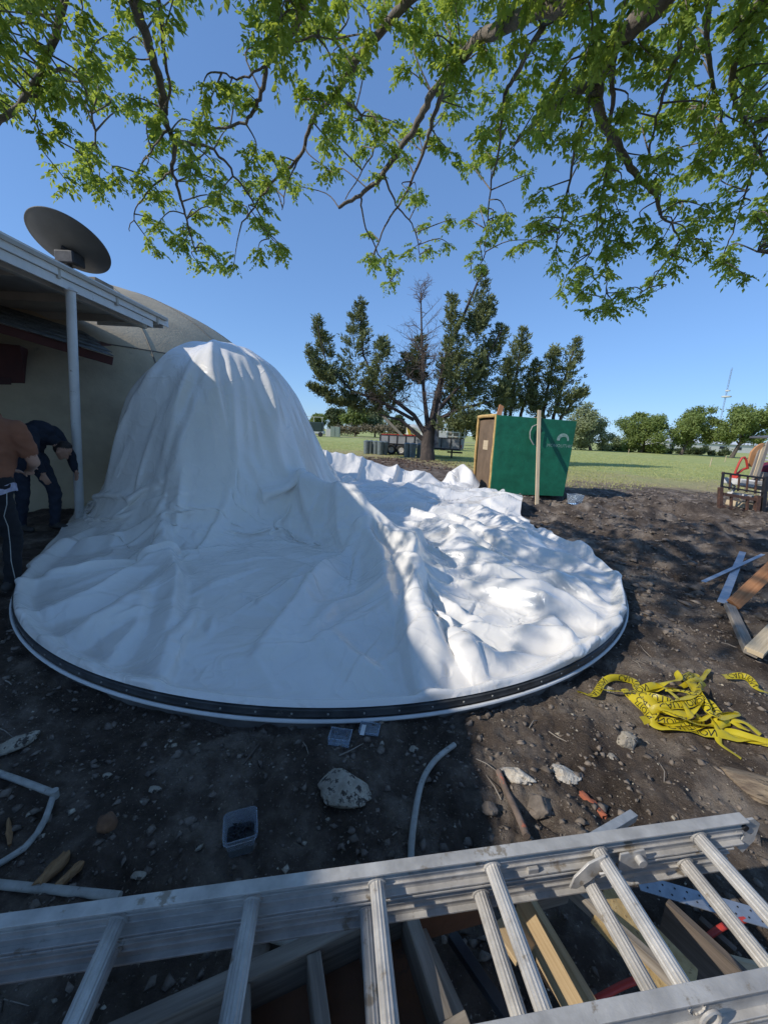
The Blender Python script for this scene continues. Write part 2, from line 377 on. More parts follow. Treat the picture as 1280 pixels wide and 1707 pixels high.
    CR = [([(545, 925), (500, 975), (435, 1045)], .13, .22, .07, .2), ([(700, 870), (688, 930), (700, 985), (735, 1050)], .20, .09, .26, .3),
          ([(690, 960), (670, 1030), (690, 1105), (705, 1135)], .10, .20, .05, .18), ([(640, 965), (560, 990), (505, 1035)], .09, .05, .22, .2),
          ([(270, 870), (300, 940), (285, 1005)], .14, .06, .3, .25), ([(28, 965), (110, 935), (190, 925)], .09, .05, .22, .16),
          ([(45, 1005), (150, 975), (240, 925), (270, 885)], .12, .05, .26, .18), ([(85, 1050), (180, 1015), (280, 950)], .10, .05, .24, .16),
          ([(180, 1085), (230, 1030), (240, 990)], .07, .18, .05, .16), ([(330, 1010), (280, 1060), (270, 1130)], .06, .05, .2, .14),
          ([(740, 865), (850, 905), (960, 925), (1028, 950)], .15, .10, .30, .2), ([(780, 905), (880, 950), (960, 965), (1034, 1000)], .14, .08, .30, .2),
          ([(770, 960), (850, 985), (940, 1010), (1030, 1030)], .13, .28, .08, .18), ([(740, 1000), (830, 1040), (930, 1050), (1005, 1068)], .12, .07, .25, .16),
          ([(760, 1075), (850, 1080), (950, 1085)], .08, .05, .22, .14), ([(900, 1000), (950, 1060), (965, 1095)], .07, .05, .16, .14),
          ([(840, 850), (920, 875), (990, 915)], .12, .22, .07, .2), ([(810, 1010), (760, 1060), (800, 1120)], .07, .2, .05, .14),
          ([(555, 1040), (590, 1075), (640, 1110)], .06, .05, .18, .14), ([(440, 880), (520, 860), (600, 830)], .10, .05, .3, .7),
          ([(420, 1070), (520, 1055), (600, 1000)], .045, .05, .25, .14), ([(640, 1085), (760, 1010), (700, 960)], .06, .05, .2, .16),
          ([(600, 845), (640, 885), (660, 950)], .16, .10, .3, .5)]
    for c in CR: FM = FM + crease(*c[:4], c[4]) / .45
    O = obstacle(OX, OY)
    O = O + FB * .20 + FM * .45
    O0 = .12 * FM
    for _ in range(2): O = (O + np.roll(O, 1, 0) + np.roll(O, -1, 0) + np.roll(O, 1, 1) + np.roll(O, -1, 1)) / 5
    Gx, Gy = np.gradient(O, gx[1] - gx[0], gy[1] - gy[0])
    def samp(A, x, y):
        fx = np.clip((x - gx[0]) / (gx[1] - gx[0]), 0, 549.99); fy = np.clip((y - gy[0]) / (gy[1] - gy[0]), 0, 599.99)
        i = fx.astype(int); j = fy.astype(int); a = fx - i; b = fy - j
        return (A[i, j] * (1 - a) + A[i + 1, j] * a) * (1 - b) + (A[i, j + 1] * (1 - a) + A[i + 1, j + 1] * a) * b
    edge = 1 - rho
    base = samp(O, px, py)
    # smoothed support surface = the stretched membrane
    Ob = O.copy()
    for _ in range(60): Ob = np.maximum(O * .985, (np.roll(Ob, 1, 0) + np.roll(Ob, -1, 0) + np.roll(Ob, 1, 1) + np.roll(Ob, -1, 1)) / 4)
    z0 = np.maximum(base, samp(Ob, px, py)) * sstep(0, .10, edge) + .14 * (1 - sstep(0, .10, edge)) + .02
    # folds that radiate from the hump's foot and run out to the ring
    fb, fm, fs, _wh, quiet = folds(px, py)
    hx, hy = px - HC[0], py - HC[1]; ha = np.arctan2(hy, hx); hr = np.hypot(hx, hy)
    hump_f = (1 - np.abs(pnoise(ha * 2.6, hr * .5, 51)) * 2.2).clip(-.3, 1) ** 2 * .10 + (1 - np.abs(pnoise(ha * 6.0, hr * .6, 52)) * 2.2).clip(-.3, 1) * .03
    wh = (1 - sstep(1.35, 2.1, hr)) * sstep(.25, .8, hr)
    z1 = z0 + fb * .15 + fm * .5 + fs * .35 + samp(O0, px, py)
    crum = .022 * (1 - 2.2 * np.abs(pnoise(px * 1.7 + .4 * pnoise(px, py, 63), py * 1.7, 61))).clip(0, 1) * (1 - .8 * quiet) + .10 * sstep(7.4, 8.4, py) * (1 - 2.2 * np.abs(pnoise(px * 1.1, py * 2.2, 66))).clip(0, 1)
    z1 = z1 + crum * sstep(0, .12, edge)
    P = np.stack([px, py, z1], -1)
    nrm = np.stack([hx, hy, .4 * hr], -1) / np.maximum(hr, .2)[..., None]
    P = P + nrm * (hump_f * wh)[..., None]
    P = P.astype(np.float32)
    rest = {}
    def rl(di, dj):
        a = P[max(0, -di):N - max(0, di), max(0, -dj):N - max(0, dj)]; b = P[max(0, di):N - max(0, -di) if di <= 0 else N, max(0, dj):]
        return a, b
    # constraint sets as slices
    sets = []
    def sl(k0, d, step, n):        # starts k0, k0+step...
        e = n - d
        return slice(k0, e, step), slice(k0 + d, n, step)
    L0 = lambda A, B: np.linalg.norm(P[A] - P[B], axis=-1)
    full = slice(None)
    ex = 1.02
    def addset(A, B, k, f=ex):
        la = np.linalg.norm(P[A] - P[B], axis=-1); sets.append((A, B, la * f, k))
    for k in (0, 1):
        a, b = sl(k, 1, 2, N); n_ = min(len(range(*a.indices(N))), len(range(*b.indices(N))))
        addset((a, full), (slice(k + 1, N, 2), full) if False else (slice(k + 1, k + 1 + 2 * n_, 2), full), 1.0)
        addset((full, a), (full, slice(k + 1, k + 1 + 2 * n_, 2)), 1.0)
    for k in (0, 1):
        a = slice(k, N - 1, 2); n_ = len(range(k, N - 1, 2)); b = slice(k + 1, k + 2 * n_, 2)
        addset((a, slice(0, N - 1)), (b, slice(1, N)), .35); addset((a, slice(1, N)), (b, slice(0, N - 1)), .35)
    D = 3
    P00 = np.stack([px, py, z0], -1).astype(np.float32)
    for k in range(D):
        for ph in (0, 1):
            ii = [i for i in range(N - D) if i % D == k and (i // D) % 2 == ph]
            if not ii: continue
            a = slice(ii[0], ii[-1] + 1, 2 * D); b = slice(ii[0] + D, ii[-1] + D + 1, 2 * D)
            for A, B in (((a, full), (b, full)), ((full, a), (full, b))):
                la = np.linalg.norm(P[A] - P[B], axis=-1); sets.append((A, B, la * 1.01, .07))
    pin = (rho > .9985)
    ring_pin = pin & onring
    P[..., 0] = np.where(ring_pin, RC[0] + (RR + .007) * np.cos(np.radians(th)), P[..., 0]); P[..., 1] = np.where(ring_pin, RC[1] + (RR + .007) * np.sin(np.radians(th)), P[..., 1])
    P[..., 2] = np.where(ring_pin, .102, np.where(pin, .03, P[..., 2]))
    back = pin & ~onring & (th > 112)
    free = np.where(ring_pin | back, 0.0, 1.0).astype(np.float32)[..., None]
    hold = P.copy()
    V = np.zeros_like(P); dt = 1 / 70
    for it in range(150):
        V[..., 2] -= 5.0 * dt; V *= .94
        Q = P + V * dt * free
        for A, B, l0, k in sets:
            d = Q[B] - Q[A]; ln = np.sqrt((d * d).sum(-1)) + 1e-7
            c = (ln - l0) / ln * (.5 * k)
            c = d * c[..., None]
            Q[A] += c * free[A]; Q[B] -= c * free[B]
        if it % 2 == 0 or it > 130:
            h = samp(O, Q[..., 0], Q[..., 1]); pen = h + .008 - Q[..., 2]; hit = pen > 0
            nx = -samp(Gx, Q[..., 0], Q[..., 1]); ny = -samp(Gy, Q[..., 0], Q[..., 1]); nl = 1 / np.sqrt(1 + nx * nx + ny * ny)
            pen = np.where(hit, pen * nl * nl, 0) * free[..., 0]
            Q[..., 0] += nx * pen; Q[..., 1] += ny * pen; Q[..., 2] += pen
            Q[..., :2] = np.where(hit[..., None], P[..., :2] + (Q[..., :2] - P[..., :2]) * .3, Q[..., :2])
        Q = np.where(free > 0, Q, hold)
        Q[..., 2] = np.maximum(Q[..., 2], .012)
        V = (Q - P) / dt; sp = np.linalg.norm(V, axis=-1, keepdims=True); V = V * np.minimum(1, 1.6 / np.maximum(sp, 1e-6))
        P = Q
    for _ in range(1):
        A = P.copy(); A[1:-1, 1:-1] = .8 * P[1:-1, 1:-1] + .05 * (P[2:, 1:-1] + P[:-2, 1:-1] + P[1:-1, 2:] + P[1:-1, :-2]); P = A
    # stiff vinyl: flat facets meeting in sharp creases, stretched along the folds
    X_, Y_ = P[..., 0], P[..., 1]; qx, qy = X_ + 1.9, Y_ - 6.9; fa = np.arctan2(qy, qx); fr = np.hypot(qx, qy)
    wx = .35 * pnoise(X_ * .8, Y_ * .8, 71); wy = .35 * pnoise(X_ * .8, Y_ * .8, 72)
    def tents(U, W, cs, ang, L, w1, w2, h):
        # straight fold lines: flat panels either side, one steep, both ends tapering to nothing
        top = np.zeros(U.shape)
        for (cu, cv), an, l, a_, b_, hh0 in zip(cs, ang, L, w1, w2, h):
            ca, sa = math.cos(an), math.sin(an); du = U - cu; dv = W - cv
            t = du * ca + dv * sa; p_ = -du * sa + dv * ca
            m_ = np.clip(1 - np.abs(t) / l, 0, 1); wid = np.where(p_ > 0, a_, b_) * (.35 + .65 * m_)
            top = np.maximum(top, hh0 * np.minimum(m_ * 1.6, 1) * np.clip(1 - np.abs(p_) / wid, 0, 1))
        return top
    rg = np.random.default_rng(21)
    def rand_tents(n, hmin, hmax, lmin, lmax, wmax, spread):
        c_ = np.stack([rg.uniform(-4, 3.2, n), rg.uniform(1.9, 11, n)], 1); an = np.arctan2(c_[:, 1] - 6.9, c_[:, 0] + 1.9) + rg.normal(size=n) * spread
        w2_ = rg.uniform(.35, 1, n) * wmax; w1_ = w2_ * rg.uniform(.12, .45, n); sw_ = rg.random(n) < .5
        return c_, an, rg.uniform(lmin, lmax, n), np.where(sw_, w1_, w2_), np.where(sw_, w2_, w1_), rg.uniform(hmin, hmax, n)
    f = tents(X_, Y_, *rand_tents(80, .06, .15, .5, 1.4, .46, .4)) - .2 * tents(X_, Y_, *rand_tents(60, .04, .10, .4, 1.1, .35, .6))
    f = f + tents(X_, Y_, *rand_tents(190, .012, .036, .15, .55, .16, .9)) - .4 * tents(X_, Y_, *rand_tents(120, .01, .03, .12, .4, .12, 1.2))
    f = f + .018 * facet(X_ * 1.6 + wx * 2, Y_ * 1.6 + wy * 2, 2) + .007 * facet(X_ * 5 + wx * 4, Y_ * 5, 4)
    hh_ = np.arctan2(Y_ - HC[1], X_ - HC[0]); nh = 46
    hc_ = np.stack([rg.uniform(-4.7, 4.7, nh), rg.uniform(.3, 2.8, nh)], 1); hw = rg.uniform(.10, .38, nh); hs = rg.random(nh) < .5
    hv = tents(hh_ * 1.5, P[..., 2], hc_, np.pi / 2 + rg.normal(size=nh) * .13, rg.uniform(.6, 1.7, nh), np.where(hs, hw, hw * .25), np.where(hs, hw * .25, hw), rg.uniform(.04, .11, nh))
    nh = 60; hc_ = np.stack([rg.uniform(-4.7, 4.7, nh), rg.uniform(.2, 2.8, nh)], 1); hw = rg.uniform(.04, .14, nh)
    hv = hv - tents(hh_ * 1.5, P[..., 2], hc_, np.pi / 2 + rg.normal(size=nh) * .5, rg.uniform(.2, .7, nh), hw, hw * .4, rg.uniform(.015, .04, nh))
    hrr = np.hypot(X_ - HC[0], Y_ - HC[1]); wh2 = (1 - sstep(1.4, 2.0, hrr)) * sstep(.1, .5, hrr)
    d1 = np.gradient(P, axis=0); d2 = np.gradient(P, axis=1); nm = np.cross(d1, d2); nm /= np.linalg.norm(nm, axis=-1, keepdims=True) + 1e-9; nm *= np.sign(nm[..., 2:3].mean())
    _, _, _, _, qt = folds(X_, Y_)
    amp = sstep(0, .16, edge) * (1 - .5 * qt)
    P = P + nm * ((f * (1 - wh2) + hv * wh2) * amp)[..., None]
    for k in range(4):
        A = P.copy(); A[1:-1, 1:-1] = .5 * P[1:-1, 1:-1] + .125 * (P[2:, 1:-1] + P[:-2, 1:-1] + P[1:-1, 2:] + P[1:-1, :-2])
        w_ = (np.clip(wh2 * 1.5, 0, 1) if k else np.clip(wh2 + .12, 0, 1))[..., None] * free; P = P + (A - P) * w_
    P[..., 2] = np.maximum(P[..., 2], .02)
    i = np.arange(N * N).reshape(N, N)
    Fq = np.stack([i[:-1, :-1], i[1:, :-1], i[1:, 1:], i[:-1, 1:]], -1).reshape(-1, 4)
    return P.reshape(-1, 3), Fq
def vinyl():
    m = bpy.data.materials.new('white_vinyl'); m.use_nodes = True; nt = m.node_tree; p = nt.nodes['Principled BSDF']
    tc = nt.nodes.new('ShaderNodeTexCoord').outputs['Object']
    c = ramp(nt, noise(nt, tc, 1.3, 6, .65), [(.3, (.74, .695, .635)), (.6, (.81, .765, .70))])
    sp = ramp(nt, noise(nt, tc, 26, 5, .7), [(.70, (0, 0, 0)), (.74, (1, 1, 1))])
    area = ramp(nt, noise(nt, tc, .9, 2, .5), [(.44, (0, 0, 0)), (.6, (.7, .7, .7))])
    c = mixc(nt, mixc(nt, 1.0, sp, area, 'MULTIPLY'), c, (.30, .25, .20))
    nt.links.new(c, p.inputs['Base Color']); p.inputs['Roughness'].default_value = .27; p.inputs['Specular IOR Level'].default_value = .6
    p.inputs['Coat Weight'].default_value = .35; p.inputs['Coat Roughness'].default_value = .16
    b = nt.nodes.new('ShaderNodeBump'); b.inputs['Strength'].default_value = .32; b.inputs['Distance'].default_value = .012
    def mth(op, a, b_):
        n_ = nt.nodes.new('ShaderNodeMath'); n_.operation = op
        for i_, v_ in enumerate((a, b_)):
            if isinstance(v_, (int, float)): n_.inputs[i_].default_value = v_
            else: nt.links.new(v_, n_.inputs[i_])
        return n_.outputs[0]
    def crinkle(sc_, w_, ds):     # thin sharp creases where the noise crosses its middle
        q_ = mth('ABSOLUTE', mth('SUBTRACT', noise(nt, tc, sc_, 2, .5, dist=ds), .5), 0)
        return mth('SUBTRACT', 1, mth('MINIMUM', mth('DIVIDE', q_, w_), 1))
    hh = mth('ADD', mth('MULTIPLY', noise(nt, tc, 7, 5, .55, dist=.6), .8), mth('ADD', mth('MULTIPLY', crinkle(1.7, .05, .8), 1.0), mth('MULTIPLY', crinkle(4.2, .06, .5), .45)))
    nt.links.new(hh, b.inputs['Height']); nt.links.new(b.outputs[0], p.inputs['Normal'])
    return m
mem = thing('dome_membrane', 'huge white vinyl dome membrane lying deflated and wrinkled inside its round base ring', 'membrane', (RC[0], RC[1], 0))
Vm, Fm = drape()
sheet = np_mesh('sheet', Vm, Fm, vinyl(), mem, True, off=(RC[0], RC[1], 0))
sd = sheet.modifiers.new('smooth', 'SUBSURF'); sd.levels = 1; sd.render_levels = 1
def ring_pts(r, z, n=160, a0=0, a1=360): return [(RC[0] + r * math.cos(math.radians(a0 + (a1 - a0) * k / n)), RC[1] + r * math.sin(math.radians(a0 + (a1 - a0) * k / n)), z) for k in range(n if a1 - a0 == 360 else n + 1)]
M_CLAMP = mat('clamp_steel', (.13, .133, .135), (.06, .062, .064), scale=7, rough=.45, metal=.5, bump=.1, spots=(.30, .28, .25), spot_scale=6, spot_at=.66)
b = MB(); n = 200
for k in range(n):
    a, c = 2 * math.pi * k / n, 2 * math.pi * (k + 1) / n
    prof = [(RR - .01, .052), (RR + .015, .052), (RR + .017, .090), (RR - .001, .094)]
    vs = [(RC[0] + r * math.cos(x), RC[1] + r * math.sin(x), z) for x in (a, c) for r, z in prof]
    b.add(vs, [(0, 1, 5, 4), (1, 2, 6, 5), (2, 3, 7, 6)])
b.build('clamp_strip', M_CLAMP, mem, True)
b = MB(); b.tube(ring_pts(RR + .025, .034, 200), .011, 8, closed=True); b.build('rope_hem', M_WHITEP, mem, True)
b = MB()
for k in range(n):
    a, c = 2 * math.pi * k / n, 2 * math.pi * (k + 1) / n
    prof = [(RR - .08, .028), (RR - .012, .028), (RR - .012, -.10), (RR - .08, -.10)]
    b.add([(RC[0] + r * math.cos(x), RC[1] + r * math.sin(x), z) for x in (a, c) for r, z in prof], [(0, 1, 5, 4), (1, 2, 6, 5), (2, 3, 7, 6), (3, 0, 4, 7)])
b.build('footing', mat('footing_concrete', (.20, .18, .16), (.10, .09, .08), bump=.5), mem, True)
bolt_me = None
for k in range(64):
    a = math.radians(168 + k * (210 / 63)); c = Vector((RC[0] + (RR + .017) * math.cos(a), RC[1] + (RR + .017) * math.sin(a), .072))
    if bolt_me is None:
        q = MB(); q.lathe([(.0, .005), (.005, .0045), (.006, 0)], n=6); bo = q.build('bolt', M_PVC, None); bolt_me = bo.data
    else:
        bo = bpy.data.objects.new('bolt', bolt_me); COL.objects.link(bo)
    bo.parent = mem; bo.location = c - Vector(mem.location); bo.rotation_euler = (0, math.pi / 2, a)

# ------------------------------------------------------------------ old dome house with its porch
DC = (-8.5, 11.5); DR = 6.0; DH = 5.0
M_STUCCO = mat('weathered_concrete', (.56, .455, .30), (.38, .31, .21), scale=1.1, rough=.9, bump=.5, bscale=18, spots=(.22, .19, .15), spot_scale=1.3, spot_at=.62, bdist=.02, detail=9)
house = thing('dome_house', 'old tan concrete dome house with white flat porch roof and red door', 'house', (DC[0], DC[1], 0))
b = MB(); prof = []
for k in range(41):
    a = math.pi / 2 * k / 40; prof.append((DR * math.cos(a) + (0 if k < 40 else .001), DH * math.sin(a)))
prof = [(DR, -.3)] + prof
b.lathe(prof, (DC[0], DC[1], 0), 96); shell = b.build('dome_shell', M_STUCCO, house, 2)
# seams on the shell
for aa, off in ((-18, .012), (-42, .012), (6, .012)):
    pts = [(DC[0] + (DR + .004) * math.cos(math.radians(aa)) * math.cos(e), DC[1] + (DR + .004) * math.sin(math.radians(aa)) * math.cos(e), (DH + .004) * math.sin(e)) for e in np.linspace(.1, 1.5, 30)]
    q = MB(); q.tube(pts, off, 6); q.build('seam', mat('seam_tar', (.15, .14, .12), bump=.2), shell, True)
pts = [(DC[0] + (DR + .004) * math.cos(math.radians(aa)) * math.cos(.62), DC[1] + (DR + .004) * math.sin(math.radians(aa)) * math.cos(.62), DH * math.sin(.62)) for aa in range(-70, 30, 2)]
q = MB(); q.tube(pts, .012, 6); q.build('seam', MATS['seam_tar'], shell, True)
# porch roof
XE = -4.23; ZR = 3.43
M_SOFFIT = mat('soffit_board', (.50, .47, .41), (.38, .35, .30), scale=2, rough=.8, bump=.2, spots=(.2, .16, .12), spot_scale=3, spot_at=.66)
rb = MB(); rb.box(((XE - 10.6) / 2, 3.15, ZR - .03), (abs(XE + 10.6) - .06, 9.3, .05), 0)
proof = rb.build('porch_roof', M_SOFFIT, house, bevel=.004)
for k in range(9):
    q = MB(); y = -1.1 + k * 1.08; q.bar((XE - .06, y, ZR - .115), (-10.5, y, ZR - .115), .045, .12); q.build('rafter', M_SOFFIT, proof, bevel=.003)
q = MB(); q.bar((XE - .26, -1.45, ZR - .21), (XE - .33, 7.55, ZR - .21), .09, .10); q.build('beam', M_SOFFIT, proof, bevel=.004)
q = MB(); q.bar((XE - .01, -1.5, ZR - .055), (XE - .10, 7.92, ZR - .055), .03, .17); q.build('fascia', M_WHITEP, proof, bevel=.004)
q = MB(); q.bar((XE - .025, -1.5, ZR - .20), (XE - .125, 7.45, ZR - .20), .025, .112); q.build('fascia', M_WHITEP, proof, bevel=.004)
q = MB(); q.bar((XE - .12, 7.80, ZR - .10), (-5.6, 7.80, ZR - .10), .03, .16); q.build('fascia', M_WHITEP, proof, bevel=.004)
q = MB(); q.box((-9.4, 2.6, 1.65), (.2, 8.2, 3.4)); q.build('unseen_sun_block', M_STUCCO, house)  # wall added out of view to keep low sun off the porch floor
pb = at(133, 868, 5.6); pt = at(117, 478, 5.6)
q = MB(); q.tube([(pb.x, pb.y, -.05), (pt.x * .5 + pb.x * .5, 5.6, 1.6), (pt.x, 5.6, ZR - .22)], .058, 20)
post = q.build('porch_post', mat('chipped_white_paint', (.70, .69, .66), (.60, .59, .56), scale=4, rough=.5, bump=.15, spots=(.16, .10, .07), spot_scale=11, spot_at=.66), house, True)
q = MB(); q.lathe([(.059, 0), (.075, .005), (.075, .03), (.059, .035)], (pt.x, 5.6, ZR - .26), 16); q.build('collar', M_WHITEP, post, True)
# awning and red entrance
def wall_pt(a, z, out=0): 
    r = DR * math.sqrt(max(0, 1 - (z / DH) ** 2)) + out
    return Vector((DC[0] + r * math.cos(math.radians(a)), DC[1] + r * math.sin(math.radians(a)), z))
M_REDDARK = mat('red_brown_paint', (.085, .020, .015), (.055, .013, .010), scale=3, rough=.6, bump=.15)
M_SHINGLE = mat('grey_shingle', (.20, .19, .17), (.09, .085, .08), scale=8, rough=.95, bump=.7, bscale=30)
A0, A1 = at(-120, 512, 5.3), at(188, 602, 6.1)
inn0, inn1 = at(-150, 470, 6.5), at(140, 560, 7.0)
aw = MB()
nsh = 9
awn = MB(); awn.bar(A0, A1, .035, .12); awning = awn.build('awning', M_REDDARK, house, bevel=.004)
for r in range(5):
    t0, t1 = r / 5, (r + 1.15) / 5
    for c in range(14):
        f0, f1 = c / 14 + .002 + (.03 if r % 2 else 0), (c + 1) / 14 - .002 + (.03 if r % 2 else 0)
        def pp(t, f): return A0.lerp(A1, f).lerp(inn0.lerp(inn1, f), t)
        q = MB(); lift = Vector((0, 0, .012)); b0, b1, c1, c0 = pp(t0 - .06, f0), pp(t0 - .06, f1), pp(t1, f1), pp(t1, f0)
        up0 = Vector((0, 0, .085 + random.random() * .006)); up1 = Vector((0, 0, .06))
        q.hexa([b0 + up0, b1 + up0, b1 + up0 + lift, b0 + up0 + lift, c0 + up1, c1 + up1, c1 + up1 + lift, c0 + up1 + lift])
        q.build('shingle', M_SHINGLE, awning)
q = MB(); q.bar(A0.lerp(inn0, .5) + Vector((0, 0, .03)), A1.lerp(inn1, .5) + Vector((0, 0, .03)), 1.15, .02, up=(A1 - A0).cross(inn0 - A0).normalized()); q.build('soffit', M_REDDARK, awning)
# red door surround
dl0 = at(48, 640, 6.75); dn = Vector((dl0.x - DC[0], dl0.y - DC[1], 0)).normalized(); dt_ = Vector((-dn.y, dn.x, 0))
if dt_.x > 0: dt_ = -dt_
dc = Vector((dl0.x, dl0.y, 0))
q = MB(); q.bar(dc + dt_ * .9, dc + dt_ * .9 + Vector((0, 0, 2.62)), 1.8, .34, up=dn); door_s = q.build('entrance_wall', M_REDDARK, house, bevel=.005)
q = MB(); q.bar(dc + dt_ * .62 + dn * .16, dc + dt_ * .62 + dn * .16 + Vector((0, 0, 2.1)), .90, .05, up=dn); door = q.build('door', mat('dark_red_paint', (.055, .012, .010), (.035, .008, .007), rough=.55, bump=.1), house, bevel=.005)
for k in range(3):
    q = MB(); q.bar(dc + dt_ * .62 + dn * .19 + Vector((0, 0, .2 + k * .62)), dc + dt_ * .62 + dn * .19 + Vector((0, 0, .68 + k * .62)), .7, .02, up=dn); q.build('door_panel', M_REDDARK, door, bevel=.006)
# ------------------------------------------------------------------ aluminium extension ladder
LA = G(0, 1523, .43); LB = G(1232, 1354, .52)
Lu = (LB - LA).normalized(); Lw = Lu.cross(Vector((0, 0, 1))).normalized()      # Lw points towards the camera
Ln = Lw.cross(Lu).normalized()
if Ln.z < 0: Ln = -Ln
LWID = .295
lad = thing('extension_ladder', 'muddy aluminium extension ladder lying flat over the boards, two sections nested', 'ladder', (LA.x, LA.y, 0))
def rail(o, s0, s1, inner):            # I-beam rail, o = offset of the rail's top outer line
    q = MB(); H = .082; t = .004; fl = .030
    a = LA + Lu * s0 + o; e = LA + Lu * s1 + o; mid = Lw * (fl / 2)
    q.bar(a + mid - Ln * .003, e + mid - Ln * .003, fl, .006, up=Ln)
    q.bar(a + mid - Ln * (H - .003), e + mid - Ln * (H - .003), fl, .006, up=Ln)
    q.bar(a + mid - Ln * H / 2, e + mid - Ln * H / 2, t, H - .012, up=Ln)
    for k in (.030, .052):
        q.bar(a + mid + Lw * (.004 * inner) - Ln * k, e + mid + Lw * (.004 * inner) - Ln * k, .006, .004, up=Ln)
    return q
L1 = (LB - LA).length
p_ref = G(625, 1452, .405); s_ref = (p_ref - LA).dot(Lu)
for sec, (zo, so, e0, e1, ww, wo) in enumerate(((0, 0, -1.6, L1, LWID, 0), (-.088, -.026, -1.3, L1 - .03, LWID + .0, .0))):
    name = 'fly_section' if sec == 0 else 'base_section'
    for side in (0, 1):
        o = Ln * zo + Lw * (wo + side * (ww - .0))
        q = rail(o, e0, e1, 1 if side == 0 else -1); r = q.build('rail', M_ALU, lad, bevel=.0012)
        r['label'] = ('upper' if sec == 0 else 'lower') + ' section ' + ('far' if side == 0 else 'near') + ' side rail'
    for k in range(-7, 4):
        s = s_ref + k * .304 + (so if sec else 0)
        if s < e0 + .05 or s > e1 - .06: continue
        c = LA + Lu * s + Ln * (zo - .040)
        q = MB(); n = 28; R0 = .0175; vs = []
        # ribbed D shaped rung
        def ring(pos):
            out = []
            for j in range(n):
                an = 2 * math.pi * j / n; rr_ = R0 * (1 + (.05 if j % 2 else -.045))
                out.append(pos + Lu * (rr_ * math.cos(an)) + Ln * (rr_ * math.sin(an) * (.92 if math.sin(an) > 0 else 1)))
            return out
        vs = ring(c + Lw * .010) + ring(c + Lw * (ww + .020))
        q.add(vs, [(j, (j + 1) % n, (j + 1) % n + n, j + n) for j in range(n)])
        rg = q.build('rung', M_ALU, lad, False)
        for f in (.022, ww + .008):
            q = MB(); q.tube([c + Lw * (f - .004), c + Lw * (f + .004)], .0225, 18); q.build('ferrule', M_ALU, rg, True)
# rung lock and end shoe
cc = G(985, 1425, .40)
def plate(poly, org, ax, ay, d): 
    M = Matrix((ax, ay, ax.cross(ay))).transposed().to_4x4(); M.translation = org; q = MB(); q.prism(poly, M, d); return q
ax = Lu; ay = Ln
org = LA + Lu * (s_ref + 2 * .304) + Lw * .045 - Ln * .035
q = plate([(-.005, .02), (-.05, .0), (-.085, -.04), (-.095, -.075), (-.075, -.08), (-.04, -.06), (.0, -.02)], org, ax, ay, .006); lock = q.build('rung_lock', M_ALU, lad, bevel=.001)
q = plate([(-.02, -.035), (.03, -.01), (.045, -.055), (-.005, -.09)], org + Lw * .03, ax, (ay * .8 + Lw * .6).normalized(), .005); q.build('lock_hook', M_ALU, lock, bevel=.001)
q = plate([(.05, .0), (.12, .005), (.145, -.06), (.05, -.055)], org - Lw * .01, ax, ay, .005); q.build('guide_bracket', M_ALU, lad, bevel=.001)
q = MB(); o2 = org + Lu * .105 - Ln * .02 - Lw * .01; q.tube([o2, o2 + Lw * .022], .012, 12); q.build('pin', M_ALU, lad, True)
for side in (0, 1):
    org = LB + Lw * (.012 + side * LWID) - Ln * .03
    q = plate([(-.02, .02), (.03, .022), (.055, .0), (.05, -.06), (.02, -.10), (.0, -.08), (.01, -.03), (-.02, -.02)], org, ax, ay, .006); sh = q.build('end_shoe', M_ALU, lad, bevel=.001)
    q = MB(); q.tube([org + Lw * .0, org + Lw * .014], .009, 12); q.build('rivet', M_DARKSTEEL, sh, True)
q = MB(); o3 = LA + Lu * (s_ref + 1 * .304 + .10) + Lw * .022 - Ln * .075; q.bar(o3, o3 + Lu * .03, .012, .03, up=Ln); q.build('guide_bracket', M_ALU, lad, bevel=.002)
q = MB(); c = LA + Lu * (s_ref + 2.05 * .304) + Lw * (LWID + .034) - Ln * .045
q.tube([c + Lu * (.02 * math.cos(a)) + Ln * (.024 * math.sin(a)) for a in np.linspace(0, 2 * math.pi, 16, False)], .004, 6, closed=True); q.build('rope_ring', M_ALU, lad, True)

# ------------------------------------------------------------------ boards, pipes and scrap under and around the ladder
def board(name, a, b, w, h, m, label, cat='board', group=None, up=(0, 0, 1), za=.03, zb=None, bev=.002):
    pa = G(a[0], a[1], za) if len(a) == 2 else Vector(a); pb = G(b[0], b[1], za if zb is None else zb) if len(b) == 2 else Vector(b)
    q = MB(); q.bar(pa, pb, w, h, up=up); mid = (pa + pb) / 2
    return solo(name, q, m, label, cat, (mid.x, mid.y, min(pa.z, pb.z) - h / 2), group, bevel=bev)
M_OSB = mat('chipboard', (.55, .40, .19), (.38, .25, .10), scale=45, rough=.85, bump=.4, bscale=60, spots=(.25, .15, .06), spot_scale=60, spot_at=.60)
